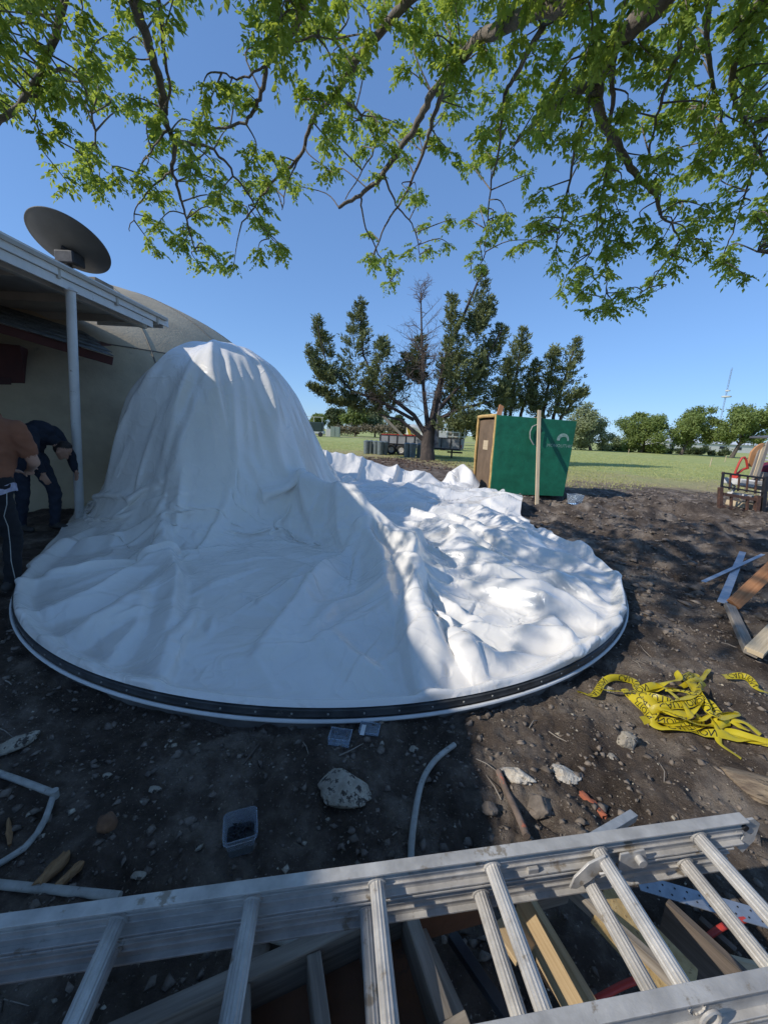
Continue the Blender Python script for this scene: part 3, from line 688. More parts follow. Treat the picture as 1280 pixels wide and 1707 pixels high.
# open timber form left of the hose: a thing with rails, studs and panel
fa, fb = G(285, 1707, .14), G(615, 1553, .18)
frm = thing('timber_form', 'open timber form of muddy two by fours with a brown panel, partly under the ladder', 'form', ((fa.x + fb.x) / 2, (fa.y + fb.y) / 2, 0))
fd = (fb - fa).normalized(); fn = fd.cross(Vector((0, 0, 1))).normalized()
fe = fb + fd * .16
q = MB(); q.bar(fa - fd * .25, fe, .038, .12); q.build('rail', M_GREYWOOD, frm, bevel=.003)
q = MB(); q.bar(fa - fd * .2 + fn * .26, fe + fn * .26, .038, .12); q.build('rail', M_GREYWOOD, frm, bevel=.003)
for t in (.33, .68, .97, 1.22):
    c = fa.lerp(fb, t); q = MB(); q.bar(c + fn * .020, c + fn * .240, .036, .11); q.build('stud', M_GREYWOOD, frm, bevel=.003)
M_BROWNP = mat('brown_panel', (.22, .095, .045), (.12, .06, .035), scale=5, rough=.7, bump=.3, spots=(.07, .05, .04), spot_scale=6, spot_at=.6)
q = MB(); c = fa.lerp(fb, .15) + fn * .13 - Vector((0, 0, .055)); q.bar(c, fa.lerp(fb, 1.3) + fn * .13 - Vector((0, 0, .055)), .22, .012); q.build('panel', M_BROWNP, frm)
board('brown_plank', (693, 1540), (812, 1508), .014, .13, M_BROWNP, 'reddish brown plank on edge just below the ladder rail beside the grey hose', za=.16)
board('steel_angle', (752, 1560), (862, 1720), .03, .03, M_DARKSTEEL, 'dark perforated steel angle lying in the hollow under the ladder', 'steel angle', za=.05)
for a, b, w, h, m, l, z0, z1 in (
    ((866, 1503), (985, 1712), .020, .15, M_LUMBER, 'yellow form board on edge between two pairs of rungs', .14, .12),
    ((838, 1530), (880, 1590), .10, .018, M_LUMBER, 'short orange board lying under the lower rung', .10, .10),
    ((1000, 1500), (1155, 1665), .15, .014, M_OSB, 'wide yellow chipboard strip sloping under the rung lock', .24, .17),
    ((952, 1484), (1146, 1658), .020, .045, M_GREYWOOD, 'narrow split lath beside the chipboard strip', .26, .20),
    ((1105, 1530), (1240, 1660), .022, .14, M_DARKWOOD, 'muddy dark board on edge right of the chipboard strip', .10, .10),
    ((695, 1560), (770, 1730), .035, .09, M_GREYWOOD, 'grey muddy two by four running from the hose towards the near rail', .10, .08),
    ((870, 1498), (945, 1478), .03, .10, M_GREYWOOD, 'short weathered block below the ladder rail beside the rung lock', .14, .14),
    ((1175, 1595), (1290, 1625), .012, .05, M_PALEWOOD, 'pale chipped lath at the edge of the hollow', .06, .06),
    ((1165, 1535), (1225, 1590), .02, .03, M_DARKWOOD, 'small dark stick beside the red cord', .05, .05),
    ((985, 1402), (1055, 1360), .03, .03, M_ALU, 'short white metal channel poking out behind the ladder rail', .20, .12)):
    board('board' if m is not M_ALU else 'metal_channel', a, b, w, h, m, l, 'board' if m is not M_ALU else 'channel', za=z0, zb=z1)
q = MB(); pa, pb = G(1062, 1470, .10), G(1300, 1540, .08); q.bar(pa, pb, .055, .003); gs = solo('metal_strip', q, M_GALV, 'blue grey perforated metal strip lying under the ladder end', 'metal strip', tuple(pa))
gd = (pb - pa).normalized()
for k in range(22):
    q = MB(); c = pa.lerp(pb, .02 + k * .0445) + Vector((0, 0, .0022)) + gd.cross(Vector((0, 0, 1))) * (.012 if k % 2 else -.012)
    q.lathe([(0, .0006), (.0028, .0006), (.0028, -.001)], c, 8); q.build('hole', M_BLACK, gs)
def curve_tube(name, pix, r, m, label, cat, group=None, n=10, rough=.004):
    pts = []
    P3 = [GG(a, b, c) if len(q_) == 3 else None for q_ in pix for a, b, c in [q_]]
    for i in range(len(P3) - 1):
        p0, p1, p2, p3 = P3[max(i - 1, 0)], P3[i], P3[i + 1], P3[min(i + 2, len(P3) - 1)]
        for t in np.linspace(0, 1, 7, endpoint=False):
            pts.append(.5 * ((2 * p1) + (-p0 + p2) * t + (2 * p0 - 5 * p1 + 4 * p2 - p3) * t * t + (-p0 + 3 * p1 - 3 * p2 + p3) * t ** 3))
    pts.append(P3[-1]); q = MB(); q.tube(pts, r, n)
    return solo(name, q, m, label, cat, tuple(P3[0]), group, smooth=True)
hz = .014
hose = curve_tube('grey_hose', [(757, 1242, .02), (725, 1268, hz), (703, 1305, hz), (690, 1370, hz), (685, 1430, hz), (687, 1520, .03), (690, 1600, .05)], .013, M_PVC, 'muddy grey flexible conduit curving from the ring down under the ladder', 'conduit')
q = MB(); e0 = GG(690, 1600, .05); e1 = GG(672, 1622, .05); q.tube([e0 + Vector((0, .03, 0)), e0, (e0 + e1) / 2 + Vector((.01, -.01, 0)), e1], .018, 12); q.build('elbow', M_PVC, hose, True, off=hose.location)
curve_tube('pvc_pipe', [(672, 1622, .06), (600, 1600, .07), (520, 1578, .06), (430, 1554, .05)], .016, M_PVC, 'grey plastic pipe lying beneath the ladder rungs beside the timber form', 'pipe')
k1 = curve_tube('pvc_pipe', [(-60, 1268, .02), (0, 1290, .02), (45, 1306, .025), (92, 1324, .03)], .013, M_PVC, 'pale pipe arm ending in a capped joint, bent like an elbow', 'pipe', rough=0)
q = MB(); pts = [GG(a, b, c) for a, b, c in ((90, 1324, .03), (82, 1348, .028), (76, 1365, .022), (62, 1390, .016), (40, 1415, .014), (0, 1440, .014), (-40, 1458, .014))]
q.tube(pts, .0115, 12); q.build('curved_arm', M_PVC, k1, True, off=k1.location)
q = MB(); c = GG(91, 1324, .03); q.tube([c - Vector((0, 0, .018)), c + Vector((0, 0, .018))], .015, 14); q.build('joint', M_PVC, k1, True, off=k1.location)
curve_tube('pvc_pipe', [(-60, 1468, .016), (0, 1475, .016), (90, 1484, .016), (200, 1495, .016)], .0135, M_PVC, 'straight grey pipe running under the far ladder rail by the wood chunks', 'pipe')
curve_tube('red_cord', [(985, 1672, .03), (1035, 1645, .05), (1070, 1632, .06), (1100, 1628, .05)], .009, M_RED, 'short red cord loop beside the chipboard strip', 'cord')
curve_tube('red_cord', [(1160, 1580, .03), (1190, 1555, .06), (1225, 1537, .07), (1290, 1525, .05)], .009, M_RED, 'red cord over the blue grey metal strip', 'cord')
# ------------------------------------------------------------------ stones and scrap
def rock(name, px, py, sx, sy, sz, m, label, cat, seed, sink=.25, rz=0, sub=4, rough_=.35, group=None, fine=.06):
    bm = bmesh.new(); bmesh.ops.create_icosphere(bm, subdivisions=sub, radius=1)
    for v in bm.verts:
        d = v.co.normalized(); n = mnoise.fractal(d * 1.1 + Vector((seed * 3.1, seed, 0)), 1, 2, 3); n2 = mnoise.fractal(d * 4 + Vector((seed, 5, 1)), .8, 2, 4)
        f = 1 + rough_ * n + fine * n2
        # facet: clamp along a few random planes
        v.co = d * f
    rng = random.Random(seed)
    for _ in range(7):
        pn = Vector((rng.uniform(-1, 1), rng.uniform(-1, 1), rng.uniform(-.3, 1))).normalized(); off = rng.uniform(.62, .9)
        for v in bm.verts:
            d = v.co.dot(pn)
            if d > off: v.co -= pn * (d - off) * .85
    me = bpy.data.meshes.new(name)
    for v in bm.verts: v.co = Vector((v.co.x * sx, v.co.y * sy, v.co.z * sz))
    bm.to_mesh(me); bm.free(); me.polygons.foreach_set('use_smooth', [True] * len(me.polygons)); me.materials.append(m)
    o = bpy.data.objects.new(name, me); COL.objects.link(o)
    g = GG(px, py); o.location = (g.x, g.y, g.z + sz * (1 - 2 * sink) * .8); o.rotation_euler = (rng.uniform(-.1, .1), rng.uniform(-.1, .1), rz)
    return tag(o, label, cat, group)
rock('limestone_rock', 572, 1322, .118, .082, .050, M_LIME, 'large pale limestone rock with dark pits lying alone on shaded soil', 'rock', 3, rz=-.25)
M_CAL = mat('pale_caliche', (.68, .62, .52), (.40, .34, .27), scale=22, rough=.95, bump=1.0, bscale=60, bdist=.014, spots=(.13, .10, .08), spot_scale=40, spot_at=.62)
rock('caliche_lump', 940, 1298, .075, .055, .032, M_CAL, 'crumbly white caliche lump beside the red brick shard', 'rock', 5, rough_=.5, fine=.2)
rock('caliche_lump', 862, 1296, .085, .035, .030, M_CAL, 'long crumbly white caliche lump beside the rusty pipe', 'rock', 6, rz=-.5, rough_=.5, fine=.2)
rock('clay_clod', 897, 1352, .055, .045, .045, M_CLOD, 'brown clay clod between the rusty pipe and the brick shard', 'clod', 8, sink=.2, fine=.15)
rock('clay_clod', 815, 1352, .035, .030, .025, M_CLOD, 'small clay clod at the shadow edge beside the rusty pipe', 'clod', 9, fine=.15)
rock('limestone_rock', 1043, 1240, .060, .045, .050, M_LIME, 'angular tan limestone rock below the caution tape', 'rock', 11, rz=.6, sub=3)
rock('flat_stone', 1019, 1262, .028, .022, .007, M_LIME, 'small flat grey stone beside the angular tan rock', 'stone', 12)
rock('limestone_rock', 1012, 1152, .055, .032, .022, M_LIME, 'rounded tan rock tangled in the caution tape end', 'rock', 13)
rock('rotten_slab', 1265, 1315, .16, .08, .030, mat('rotten_wood', (.34, .26, .17), (.12, .085, .06), scale=9, sc=(1, 4, 1), rough=.95, bump=1, bscale=25, spots=(.05, .04, .03), spot_scale=12, spot_at=.58), 'flaking tan slab half buried beyond the ladder end', 'slab', 14, rz=-.6, fine=.2)
rock('rotten_chunk', 182, 1378, .040, .034, .035, mat('rotten_chunk', (.26, .14, .075), (.10, .05, .03), scale=12, rough=.9, bump=.8), 'reddish brown rotten wood chunk with pale top', 'wood chunk', 15, sub=3)
rock('stone_slab', 20, 1245, .10, .045, .025, M_LIME, 'dark flat stone slab at the edge of the shade by the ring', 'slab', 16, rz=.9)
rock('clay_clod', 690, 1250, .022, .020, .012, M_LIME, 'small pale crumb beside the conduit end', 'stone', 17, sub=3)
rock('clay_clod', 634, 1252, .020, .022, .014, M_CLOD, 'small brown stone below the clear box lid', 'stone', 18, sub=3)
rock('limestone_pebble', 178, 1294, .022, .016, .010, M_LIME, 'small speckled pebble between the pipe elbow and the bucket', 'stone', 19, sub=3)
rock('limestone_pebble', 258, 1318, .03, .016, .012, M_LIME, 'flat brownish pebble up from the bucket towards the ring', 'stone', 20, sub=3)
rock('limestone_rock', 422, 1590, .05, .04, .04, M_CLOD, 'brown rock lying under the ladder beside the timber form', 'rock', 21, sub=3)
rock('limestone_pebble', 232, 1462, .024, .014, .012, M_LIME, 'white pebble just behind the far ladder rail', 'stone', 22, sub=3)
rock('limestone_pebble', 1200, 1620, .03, .02, .02, M_CAL, 'pale crumb beside the red cord in the hollow', 'stone', 23, sub=3)
def chunk(a, b, w, h, m, label):
    pa, pb = GG(*a, h * .4), GG(*b, h * .4); q = MB(); n = 6
    d = (pb - pa).normalized(); sd_ = d.cross(Vector((0, 0, 1)))
    rng = random.Random(a[0])
    secs = []
    for k in range(n + 1):
        c = pa.lerp(pb, k / n); ww = w * (.5 + .5 * math.sin(math.pi * (.12 + .76 * k / n))) * rng.uniform(.8, 1.15)
        secs.append([c + sd_ * (ww * math.cos(t) * rng.uniform(.75, 1.1)) / 2 + Vector((0, 0, h * math.sin(t) * rng.uniform(.7, 1.1) / 2)) + d * rng.uniform(-.006, .006) for t in np.linspace(0, 2 * math.pi, 11, False)])
    vs = [p for s_ in secs for p in s_]; m_ = 11
    uvs = []; fs = []
    for k in range(n):
        for j in range(m_):
            j2 = (j + 1) % m_; fs.append((k * m_ + j, k * m_ + j2, (k + 1) * m_ + j2, (k + 1) * m_ + j)); uvs.append([(k * .05, j * .01), (k * .05, j * .01 + .01), (k * .05 + .05, j * .01 + .01), (k * .05 + .05, j * .01)])
    fs += [tuple(range(m_ - 1, -1, -1)), tuple(n * m_ + j for j in range(m_))]; uvs += [[(0, 0)] * m_] * 2
    q.add(vs, fs, uvs)
    return solo('wood_chunk', q, m, label, 'wood chunk', tuple(pa))
M_ROT = wood('split_wood', (.38, .22, .10), (.16, .08, .035), bump=.8)
chunk((62, 1478), (112, 1425), .05, .04, M_ROT, 'split yellow brown wood chunk resting behind the straight pipe')
chunk((92, 1482), (136, 1440), .04, .03, M_ROT, 'darker split wood chunk leaning beside the yellow brown one')
chunk((14, 1368), (16, 1408), .022, .02, M_ROT, 'small brown wood piece inside the bend of the pale pipe')
chunk((405, 1275), (432, 1240), .012, .012, M_DARKWOOD, 'thin dark stick on shaded soil up from the bucket')
# brick shard and rusty pipe
M_BRICK = mat('red_brick', (.42, .13, .065), (.26, .075, .04), scale=30, rough=.95, bump=.8, bscale=60, spots=(.10, .06, .045), spot_scale=30, spot_at=.60)
bs = chunk((968, 1322), (1008, 1362), .045, .022, M_BRICK, 'long red brick shard beside the white caliche lump'); bs.name = 'brick_shard'; bs['category'] = 'brick'
rp = curve_tube('rusty_pipe', [(830, 1284, .02), (842, 1315, .018), (860, 1352, .018), (878, 1395, .02)], .0145, mat('mud_caked_pipe', (.20, .15, .12), (.11, .08, .06), scale=16, rough=.9, bump=.7, spots=(.45, .13, .07), spot_scale=7, spot_at=.60), 'mud caked orange pipe running under the ladder rail', 'pipe')
# ------------------------------------------------------------------ plastic tubs
M_CLEAR = bpy.data.materials.new('clear_plastic'); M_CLEAR.use_nodes = True
_p = M_CLEAR.node_tree.nodes['Principled BSDF']; _p.inputs['Base Color'].default_value = (.72, .80, .88, 1); _p.inputs['Roughness'].default_value = .15; _p.inputs['Transmission Weight'].default_value = .85; _p.inputs['IOR'].default_value = 1.15
_nt = M_CLEAR.node_tree; _b = _nt.nodes.new('ShaderNodeBump'); _b.inputs['Strength'].default_value = .1
_nt.links.new(noise(_nt, _nt.nodes.new('ShaderNodeTexCoord').outputs['Object'], 30), _b.inputs['Height']); _nt.links.new(_b.outputs[0], _p.inputs['Normal'])
def rrect(w, d, r, n=5):
    out = []
    for cx, cy, a0 in ((w / 2 - r, d / 2 - r, 0), (-w / 2 + r, d / 2 - r, 90), (-w / 2 + r, -d / 2 + r, 180), (w / 2 - r, -d / 2 + r, 270)):
        for k in range(n): a = math.radians(a0 + 90 * k / (n - 1)); out.append((cx + r * math.cos(a), cy + r * math.sin(a)))
    return out
def tub(q, secs, org, rz, closed_bottom=True):     # secs: (w, d, z)
    vs = []; m = None; c, s = math.cos(rz), math.sin(rz)
    for w, d, z in secs:
        R_ = rrect(w, d, min(w, d) * .16); m = len(R_)
        vs += [Vector((org[0] + x * c - y * s, org[1] + x * s + y * c, org[2] + z)) for x, y in R_]
    fs = [(k * m + j, k * m + (j + 1) % m, (k + 1) * m + (j + 1) % m, (k + 1) * m + j) for k in range(len(secs) - 1) for j in range(m)]
    if closed_bottom: fs.append(tuple(range(m - 1, -1, -1)))
    q.add(vs, fs)
tg = GG(402, 1408, 0)
tubt = thing('plastic_tub', 'small open clear plastic tub half full of black bolts on shaded soil', 'tub', tuple(tg))
q = MB(); tub(q, [(.088, .088, .002), (.098, .098, .035), (.112, .112, .078), (.122, .122, .079), (.124, .124, .096), (.117, .117, .097), (.108, .108, .080), (.095, .095, .035), (.086, .086, .006)], tg, .35); q.build('wall', M_CLEAR, tubt, True)
q = MB(); tub(q, [(.087, .087, .006), (.0965, .0965, .040)], tg, .35); q.f.append(tuple(range(len(q.v) - 20, len(q.v)))); q.uv.append([(0, 0)] * 20); q.build('bolt_fill', M_DARKSTEEL, tubt)
scw = None
for k in range(46):
    rng = random.Random(k); a = rng.uniform(0, 6.28); d = Vector((math.cos(a), math.sin(a), rng.uniform(-.3, .3))) * .013
    c = tg + Vector((rng.uniform(-.036, .036), rng.uniform(-.036, .036), .044 + rng.uniform(0, .008)))
    q = MB(); q.tube([c - d, c + d * .8], .0022, 6); q.tube([c + d * .8, c + d], .0045, 6); q.build('bolt', M_DARKSTEEL, tubt)
cg = GG(567, 1236, 0)
clear = thing('clear_box', 'clear plastic parts box lying open with its lid beside the ring', 'box', tuple(cg))
def open_box(org, w, d, h, rz, name, par, m):
    q = MB(); c, s = math.cos(rz), math.sin(rz); P_ = lambda x, y, z: Vector((org[0] + x * c - y * s, org[1] + x * s + y * c, org[2] + z)); t = .002
    q.bar(P_(-w / 2, 0, t), P_(w / 2, 0, t), d, t)
    for y in (-d / 2, d / 2): q.bar(P_(-w / 2, y, h / 2 + t), P_(w / 2, y, h / 2 + t), t, h)
    for x in (-w / 2, w / 2): q.bar(P_(x, -d / 2 + t, h / 2 + t), P_(x, d / 2 - t, h / 2 + t), t, h)
    for y in (-d / 2, d / 2): q.bar(P_(-w / 2 - t, y, h + 2 * t), P_(w / 2 + t, y, h + 2 * t), .005, .0025)
    for x in (-w / 2, w / 2): q.bar(P_(x, -d / 2, h + 2 * t + .0027), P_(x, d / 2, h + 2 * t + .0027), .005, .0025)
    return q.build(name, m, par)
open_box(cg + Vector((0, 0, .003)), .105, .075, .035, -.12, 'tray', clear, M_CLEAR)
lid = open_box(GG(616, 1217, .012), .10, .075, .008, -.12, 'lid', clear, M_CLEAR)
q = MB(); c = GG(605, 1217, .026); q.box(c, (.022, .07, .001), -.12); q.build('paper_label', M_WHITEP, lid)
# ------------------------------------------------------------------ caution tape
M_TAPE = mat('yellow_tape', (.66, .54, .03), (.48, .38, .02), scale=6, rough=.35, bump=.25, bscale=18, transl=.25, spec=.5)
M_INK = mat('black_ink', (.015, .015, .012), rough=.5, bump=0)
def text_mesh(body, size):
    cu = bpy.data.curves.new('letters', 'FONT'); cu.body = body; cu.size = size; cu.resolution_u = 2
    o = bpy.data.objects.new('letters', cu); COL.objects.link(o); dg = bpy.context.evaluated_depsgraph_get(); dg.update()
    me = bpy.data.meshes.new_from_object(o.evaluated_get(dg)); bpy.data.objects.remove(o); bpy.data.curves.remove(cu)
    bm = bmesh.new(); bm.from_mesh(me); bmesh.ops.subdivide_edges(bm, edges=[e for e in bm.edges if e.calc_length() > size * .35], cuts=2, use_grid_fill=False); bmesh.ops.triangulate(bm, faces=bm.faces)
    vs = [v.co.copy() for v in bm.verts]; bm.verts.index_update(); fs = [tuple(v.index for v in f.verts) for f in bm.faces]; bm.free(); bpy.data.meshes.remove(me)
    return vs, fs
TXT = text_mesh('CAUTION', .052)
tpc = GG(1120, 1190)
tape = thing('caution_tape', 'tangled heap of yellow caution tape with black lettering on the soil', 'caution tape', tuple(tpc))
def ribbon(path, w=.05, seed=0, letters=True, dz=0.0):
    rng = random.Random(seed); P3 = [GG(a, b, c + dz) for a, b, c in path]; pts = []
    for i in range(len(P3) - 1):
        p0, p1, p2, p3 = P3[max(i - 1, 0)], P3[i], P3[i + 1], P3[min(i + 2, len(P3) - 1)]
        for t in np.linspace(0, 1, 9, endpoint=False): pts.append(.5 * ((2 * p1) + (-p0 + p2) * t + (2 * p0 - 5 * p1 + 4 * p2 - p3) * t * t + (-p0 + 3 * p1 - 3 * p2 + p3) * t ** 3))
    pts.append(P3[-1]); n = len(pts); frames = []; tw = rng.uniform(-.4, .4); s = [0]
    for i in range(1, n): s.append(s[-1] + (pts[i] - pts[i - 1]).length)
    for i in range(n):
        t = (pts[min(i + 1, n - 1)] - pts[max(i - 1, 0)]).normalized(); side = t.cross(Vector((0, 0, 1))).normalized(); up = side.cross(t)
        a = tw + .75 * math.sin(s[i] * 9 + seed) + .4 * math.sin(s[i] * 23 + seed * 2)
        sd_ = side * math.cos(a) + up * math.sin(a); frames.append((pts[i] + up * (abs(math.sin(a)) * w * .45), sd_, (sd_.cross(t)).normalized()))
    def Sx(u, v, off=0):
        u = min(max(u, 0), s[-1] - 1e-5); i = max(k for k in range(n) if s[k] <= u) if u > 0 else 0; i = min(i, n - 2); f = (u - s[i]) / max(1e-6, s[i + 1] - s[i])
        c = frames[i][0].lerp(frames[i + 1][0], f); d = frames[i][1].lerp(frames[i + 1][1], f); nn = frames[i][2].lerp(frames[i + 1][2], f)
        return c + d * v + nn * (off + .004 * math.cos(v / w * 4))
    q = MB(); vs = []; m = 5
    for i in range(n):
        for j in range(m): vs.append(Sx(s[i], (j / (m - 1) - .5) * w))
    q.add(vs, [(i * m + j, i * m + j + 1, (i + 1) * m + j + 1, (i + 1) * m + j) for i in range(n - 1) for j in range(m - 1)])
    st = q.build('strand', M_TAPE, tape, True)
    if letters:
        for sgn in (1, -1):
            u0 = rng.uniform(.01, .06)
            while u0 + .27 < s[-1]:
                q = MB(); q.add([Sx(u0 + p.x, (p.y - .019), sgn * .0012) for p in TXT[0]], TXT[1]); u0 += .33
                q.build('lettering', M_INK, st)
zt = .02
for k, (pth, let) in enumerate((
    ([(962, 1156, .012), (990, 1158, .03), (1010, 1135, .03), (1055, 1138, .03), (1065, 1150, .04), (1110, 1150, .05), (1150, 1160, .05)], 1),
    ([(1000, 1152, .03), (1050, 1155, .05), (1100, 1142, .07), (1130, 1135, .06), (1125, 1125, .05)], 1),
    ([(1040, 1150, .03), (1070, 1185, .04), (1090, 1210, .03), (1130, 1215, .03), (1190, 1215, .02), (1250, 1235, .02), (1300, 1245, .02)], 1),
    ([(1060, 1160, .05), (1100, 1170, .07), (1150, 1185, .06), (1165, 1205, .04), (1110, 1205, .05), (1085, 1190, .06), (1120, 1180, .08), (1160, 1170, .08), (1150, 1140, .07)], 1),
    ([(1075, 1190, .03), (1110, 1200, .05), (1160, 1205, .05), (1180, 1195, .05), (1200, 1190, .04)], 0),
    ([(1160, 1125, .03), (1140, 1135, .06), (1150, 1150, .06), (1180, 1175, .05), (1200, 1195, .04), (1240, 1205, .04), (1268, 1225, .02)], 1),
    ([(1175, 1190, .05), (1195, 1215, .04), (1200, 1240, .02), (1235, 1265, .015)], 0),
    ([(1195, 1200, .06), (1230, 1190, .03), (1190, 1200, .02), (1215, 1225, .02), (1290, 1245, .015)], 0),
    ([(1110, 1150, .08), (1150, 1155, .09), (1165, 1180, .08), (1130, 1192, .08), (1095, 1178, .09), (1075, 1165, .06)], 1),
    ([(1135, 1145, .07), (1168, 1132, .03), (1180, 1118, .02)], 0),
    ([(1050, 1165, .04), (1085, 1178, .07), (1125, 1170, .10), (1160, 1158, .09), (1172, 1140, .06)], 1),
    ([(1070, 1205, .03), (1100, 1192, .08), (1135, 1198, .08), (1170, 1212, .05), (1215, 1208, .03)], 1),
    ([(1090, 1140, .05), (1125, 1160, .10), (1150, 1195, .08), (1120, 1212, .05), (1082, 1200, .04)], 0),
    ([(1150, 1128, .04), (1160, 1150, .08), (1180, 1185, .07), (1215, 1200, .04), (1250, 1222, .02)], 1),
    ([(1105, 1215, .02), (1160, 1222, .02), (1205, 1228, .02), (1260, 1240, .02), (1300, 1255, .015)], 1),
    ([(1205, 1128, .015), (1240, 1132, .02), (1262, 1148, .025), (1295, 1165, .015)], 1))):
    ribbon(pth, .043 if let else .032, k + 1, let)
# ------------------------------------------------------------------ lumber frame and strips at the right
oa, ob_ = G(1222, 1008, .06), at(1330, 905, 3.9)
wf = thing('lumber_frame', 'three nailed boards forming an angled frame, orange, weathered grey and pale', 'lumber frame', tuple(G(1235, 1050, 0)))
q = MB(); q.bar(oa, ob_, .115, .04, up=(.2, -.6, .8)); b1 = q.build('board', M_ORANGEWOOD, wf, bevel=.003); b1['label'] = 'orange stained board'
w0, w1 = G(1216, 1010, .05), G(1252, 1090, .05)
q = MB(); q.bar(w0, w1, .085, .038, up=(.3, 0, 1)); b1 = q.build('board', M_GREYWOOD, wf, bevel=.003); b1['label'] = 'weathered grey board'
p0_, p1_ = G(1256, 1088, .07), G(1330, 1010, .16)
q = MB(); q.bar(p0_, p1_, .11, .038, up=(-.3, -.3, 1)); b1 = q.build('board', M_PALEWOOD, wf, bevel=.003); b1['label'] = 'pale new board'
board('metal_strip', (1203, 1005), (1238, 920), .075, .006, M_GALV, 'wide blue grey metal strip lying on soil beside the orange board', 'metal strip', za=.05, bev=0)
board('metal_strip', (1172, 970), (1272, 924), .045, .006, M_GALV, 'narrow blue grey metal strip crossing over the wide one', 'metal strip', za=.075, zb=.07, bev=0)
# ------------------------------------------------------------------ satellite dish and blocks on the porch roof
dcen = at(116, 405, 5.8); vd = (dcen - CAMP).normalized(); e_ = (CAM_R @ Vector((.40, .92, 0))).normalized(); e_ = (e_ - vd * e_.dot(vd)).normalized()
dn_ = (vd * .60 + e_ * .80).normalized(); dq = dn_.to_track_quat('Z', 'Y').to_matrix()
M_DISH = mat('grey_dish_paint', (.11, .108, .10), (.08, .078, .072), scale=3, rough=.55, bump=.05)
dish = thing('satellite_dish', 'round grey satellite dish tilted skyward on the white porch roof', 'satellite dish', (dcen.x, dcen.y, ZR))
R_ = .46; prof = [(.001, -.11)] + [(R_ * k / 14, -.11 + .11 * (k / 14) ** 2) for k in range(1, 15)] + [(R_ + .012, .002), (R_ + .012, .014), (R_, .014)] + [(R_ * k / 14, -.10 + .11 * (k / 14) ** 2 + .005) for k in range(13, 0, -1)]
q = MB(); q.lathe(prof, dcen, 56, dq); q.build('reflector', M_DISH, dish, 2)
bc = dcen - dn_ * .12
q = MB(); q.bar(bc - e_.cross(dn_) * .10, bc + e_.cross(dn_) * .10, .05, .05, up=dn_); q.build('back_bracket', M_DARKSTEEL, dish, bevel=.004)
q = MB(); q.box(bc + Vector((0, .04, -.10)), (.26, .22, .16)); q.build('mount_box', M_DARKSTEEL, dish, bevel=.02)
q = MB(); q.tube([bc, bc + Vector((.0, .02, -.16)), Vector((bc.x, bc.y + .05, ZR + .0))], .03, 12); q.build('mast', M_DARKSTEEL, dish, True)
for s_ in (-1, 1):
    q = MB(); o_ = bc + e_.cross(dn_) * .07 * s_; q.tube([o_ + dn_ * .02, o_ + Vector((0, .0, -.14))], .012, 8); q.build('strut', M_DARKSTEEL, dish, True)
q = MB(); q.tube([bc + Vector((.02, -.03, -.02)), bc + Vector((.10, -.05, -.08)), bc + Vector((.05, -.04, -.16)), bc + Vector((.14, -.02, -.20))], .006, 6); q.build('cable', M_BLACK, dish, True)
q = MB(); q.box((bc.x, bc.y + .05, ZR + .006), (.3, .3, .012)); q.build('base_plate', M_DARKSTEEL, dish)
M_BLOCK = mat('concrete_block', (.30, .26, .20), (.22, .19, .15), scale=8, rough=.95, bump=.6, bscale=60)
for (px, py, l) in ((165, 453, 'tan concrete ballast block nearest the satellite dish on the porch roof'), (187, 462, 'tan concrete ballast block farther from the dish on the roof edge')):
    c = at(px, py, 6.6 if px < 170 else 7.1); q = MB(); q.box((c.x - .12, c.y, ZR + .10), (.40, .19 if px > 170 else .40, .20), 0)
    for t in (-.09, .09): pass
    solo('concrete_block', q, M_BLOCK, l, 'concrete block', (c.x - .12, c.y, ZR), bevel=.012)
# ------------------------------------------------------------------ green crate with logo, post, tub
M_GREEN = mat('green_paint', (.016, .185, .095), (.010, .115, .058), scale=4, rough=.55, bump=.5, bscale=22, bdist=.012, spots=(.10, .20, .13), spot_scale=22, spot_at=.66)
M_PLY = mat('brown_plywood', (.20, .135, .085), (.13, .088, .055), scale=3, rough=.85, bump=.3)
M_FOAM = mat('yellow_foam', (.62, .42, .16), (.45, .28, .10), scale=14, rough=.9, bump=.7, bscale=30)
c0, c1 = G(816, 826, 0), G(944, 834, 0); c0.z = 0; c1 = c0 + Vector((2.03, .17, 0))
ex_ = (c1 - c0).normalized(); ey_ = Vector((-ex_.y, ex_.x, 0)); CW = (c1 - c0).length; CD = 1.5; CH = 2.04
crate = thing('green_crate', 'tall green painted plywood crate with white dome logo, its left end open', 'crate', tuple(c0))
Z = Vector((0, 0, 1)); sl_ = ex_ * .06
def pan(name, pts, m, par=crate, th=.03, nrm=None, bev=.004):
    n_ = (pts[1] - pts[0]).cross(pts[3] - pts[0]).normalized() * th; q = MB(); q.hexa([pts[0], pts[1], pts[1] + n_, pts[0] + n_, pts[3], pts[2], pts[2] + n_, pts[3] + n_]); return q.build(name, m, par, bevel=bev)
b0 = Vector((c0.x, c0.y, .06)); T_ = Z * CH
front = pan('front_panel', [b0, b0 + ex_ * CW, b0 + ex_ * (CW + .07) + T_ - Z * .05, b0 - ex_ * .04 + T_], M_GREEN)
pan('back_panel', [b0 + ey_ * CD, b0 + ex_ * CW + ey_ * CD, b0 + ex_ * (CW + .07) + ey_ * CD + T_, b0 - ex_ * .04 + ey_ * CD + T_], M_GREEN)
pan('right_panel', [b0 + ex_ * CW + ey_ * .04, b0 + ex_ * CW + ey_ * (CD - .0), b0 + ex_ * (CW + .07) + ey_ * CD + T_ - Z * .06, b0 + ex_ * (CW + .07) + ey_ * .04 + T_ - Z * .06], M_GREEN)
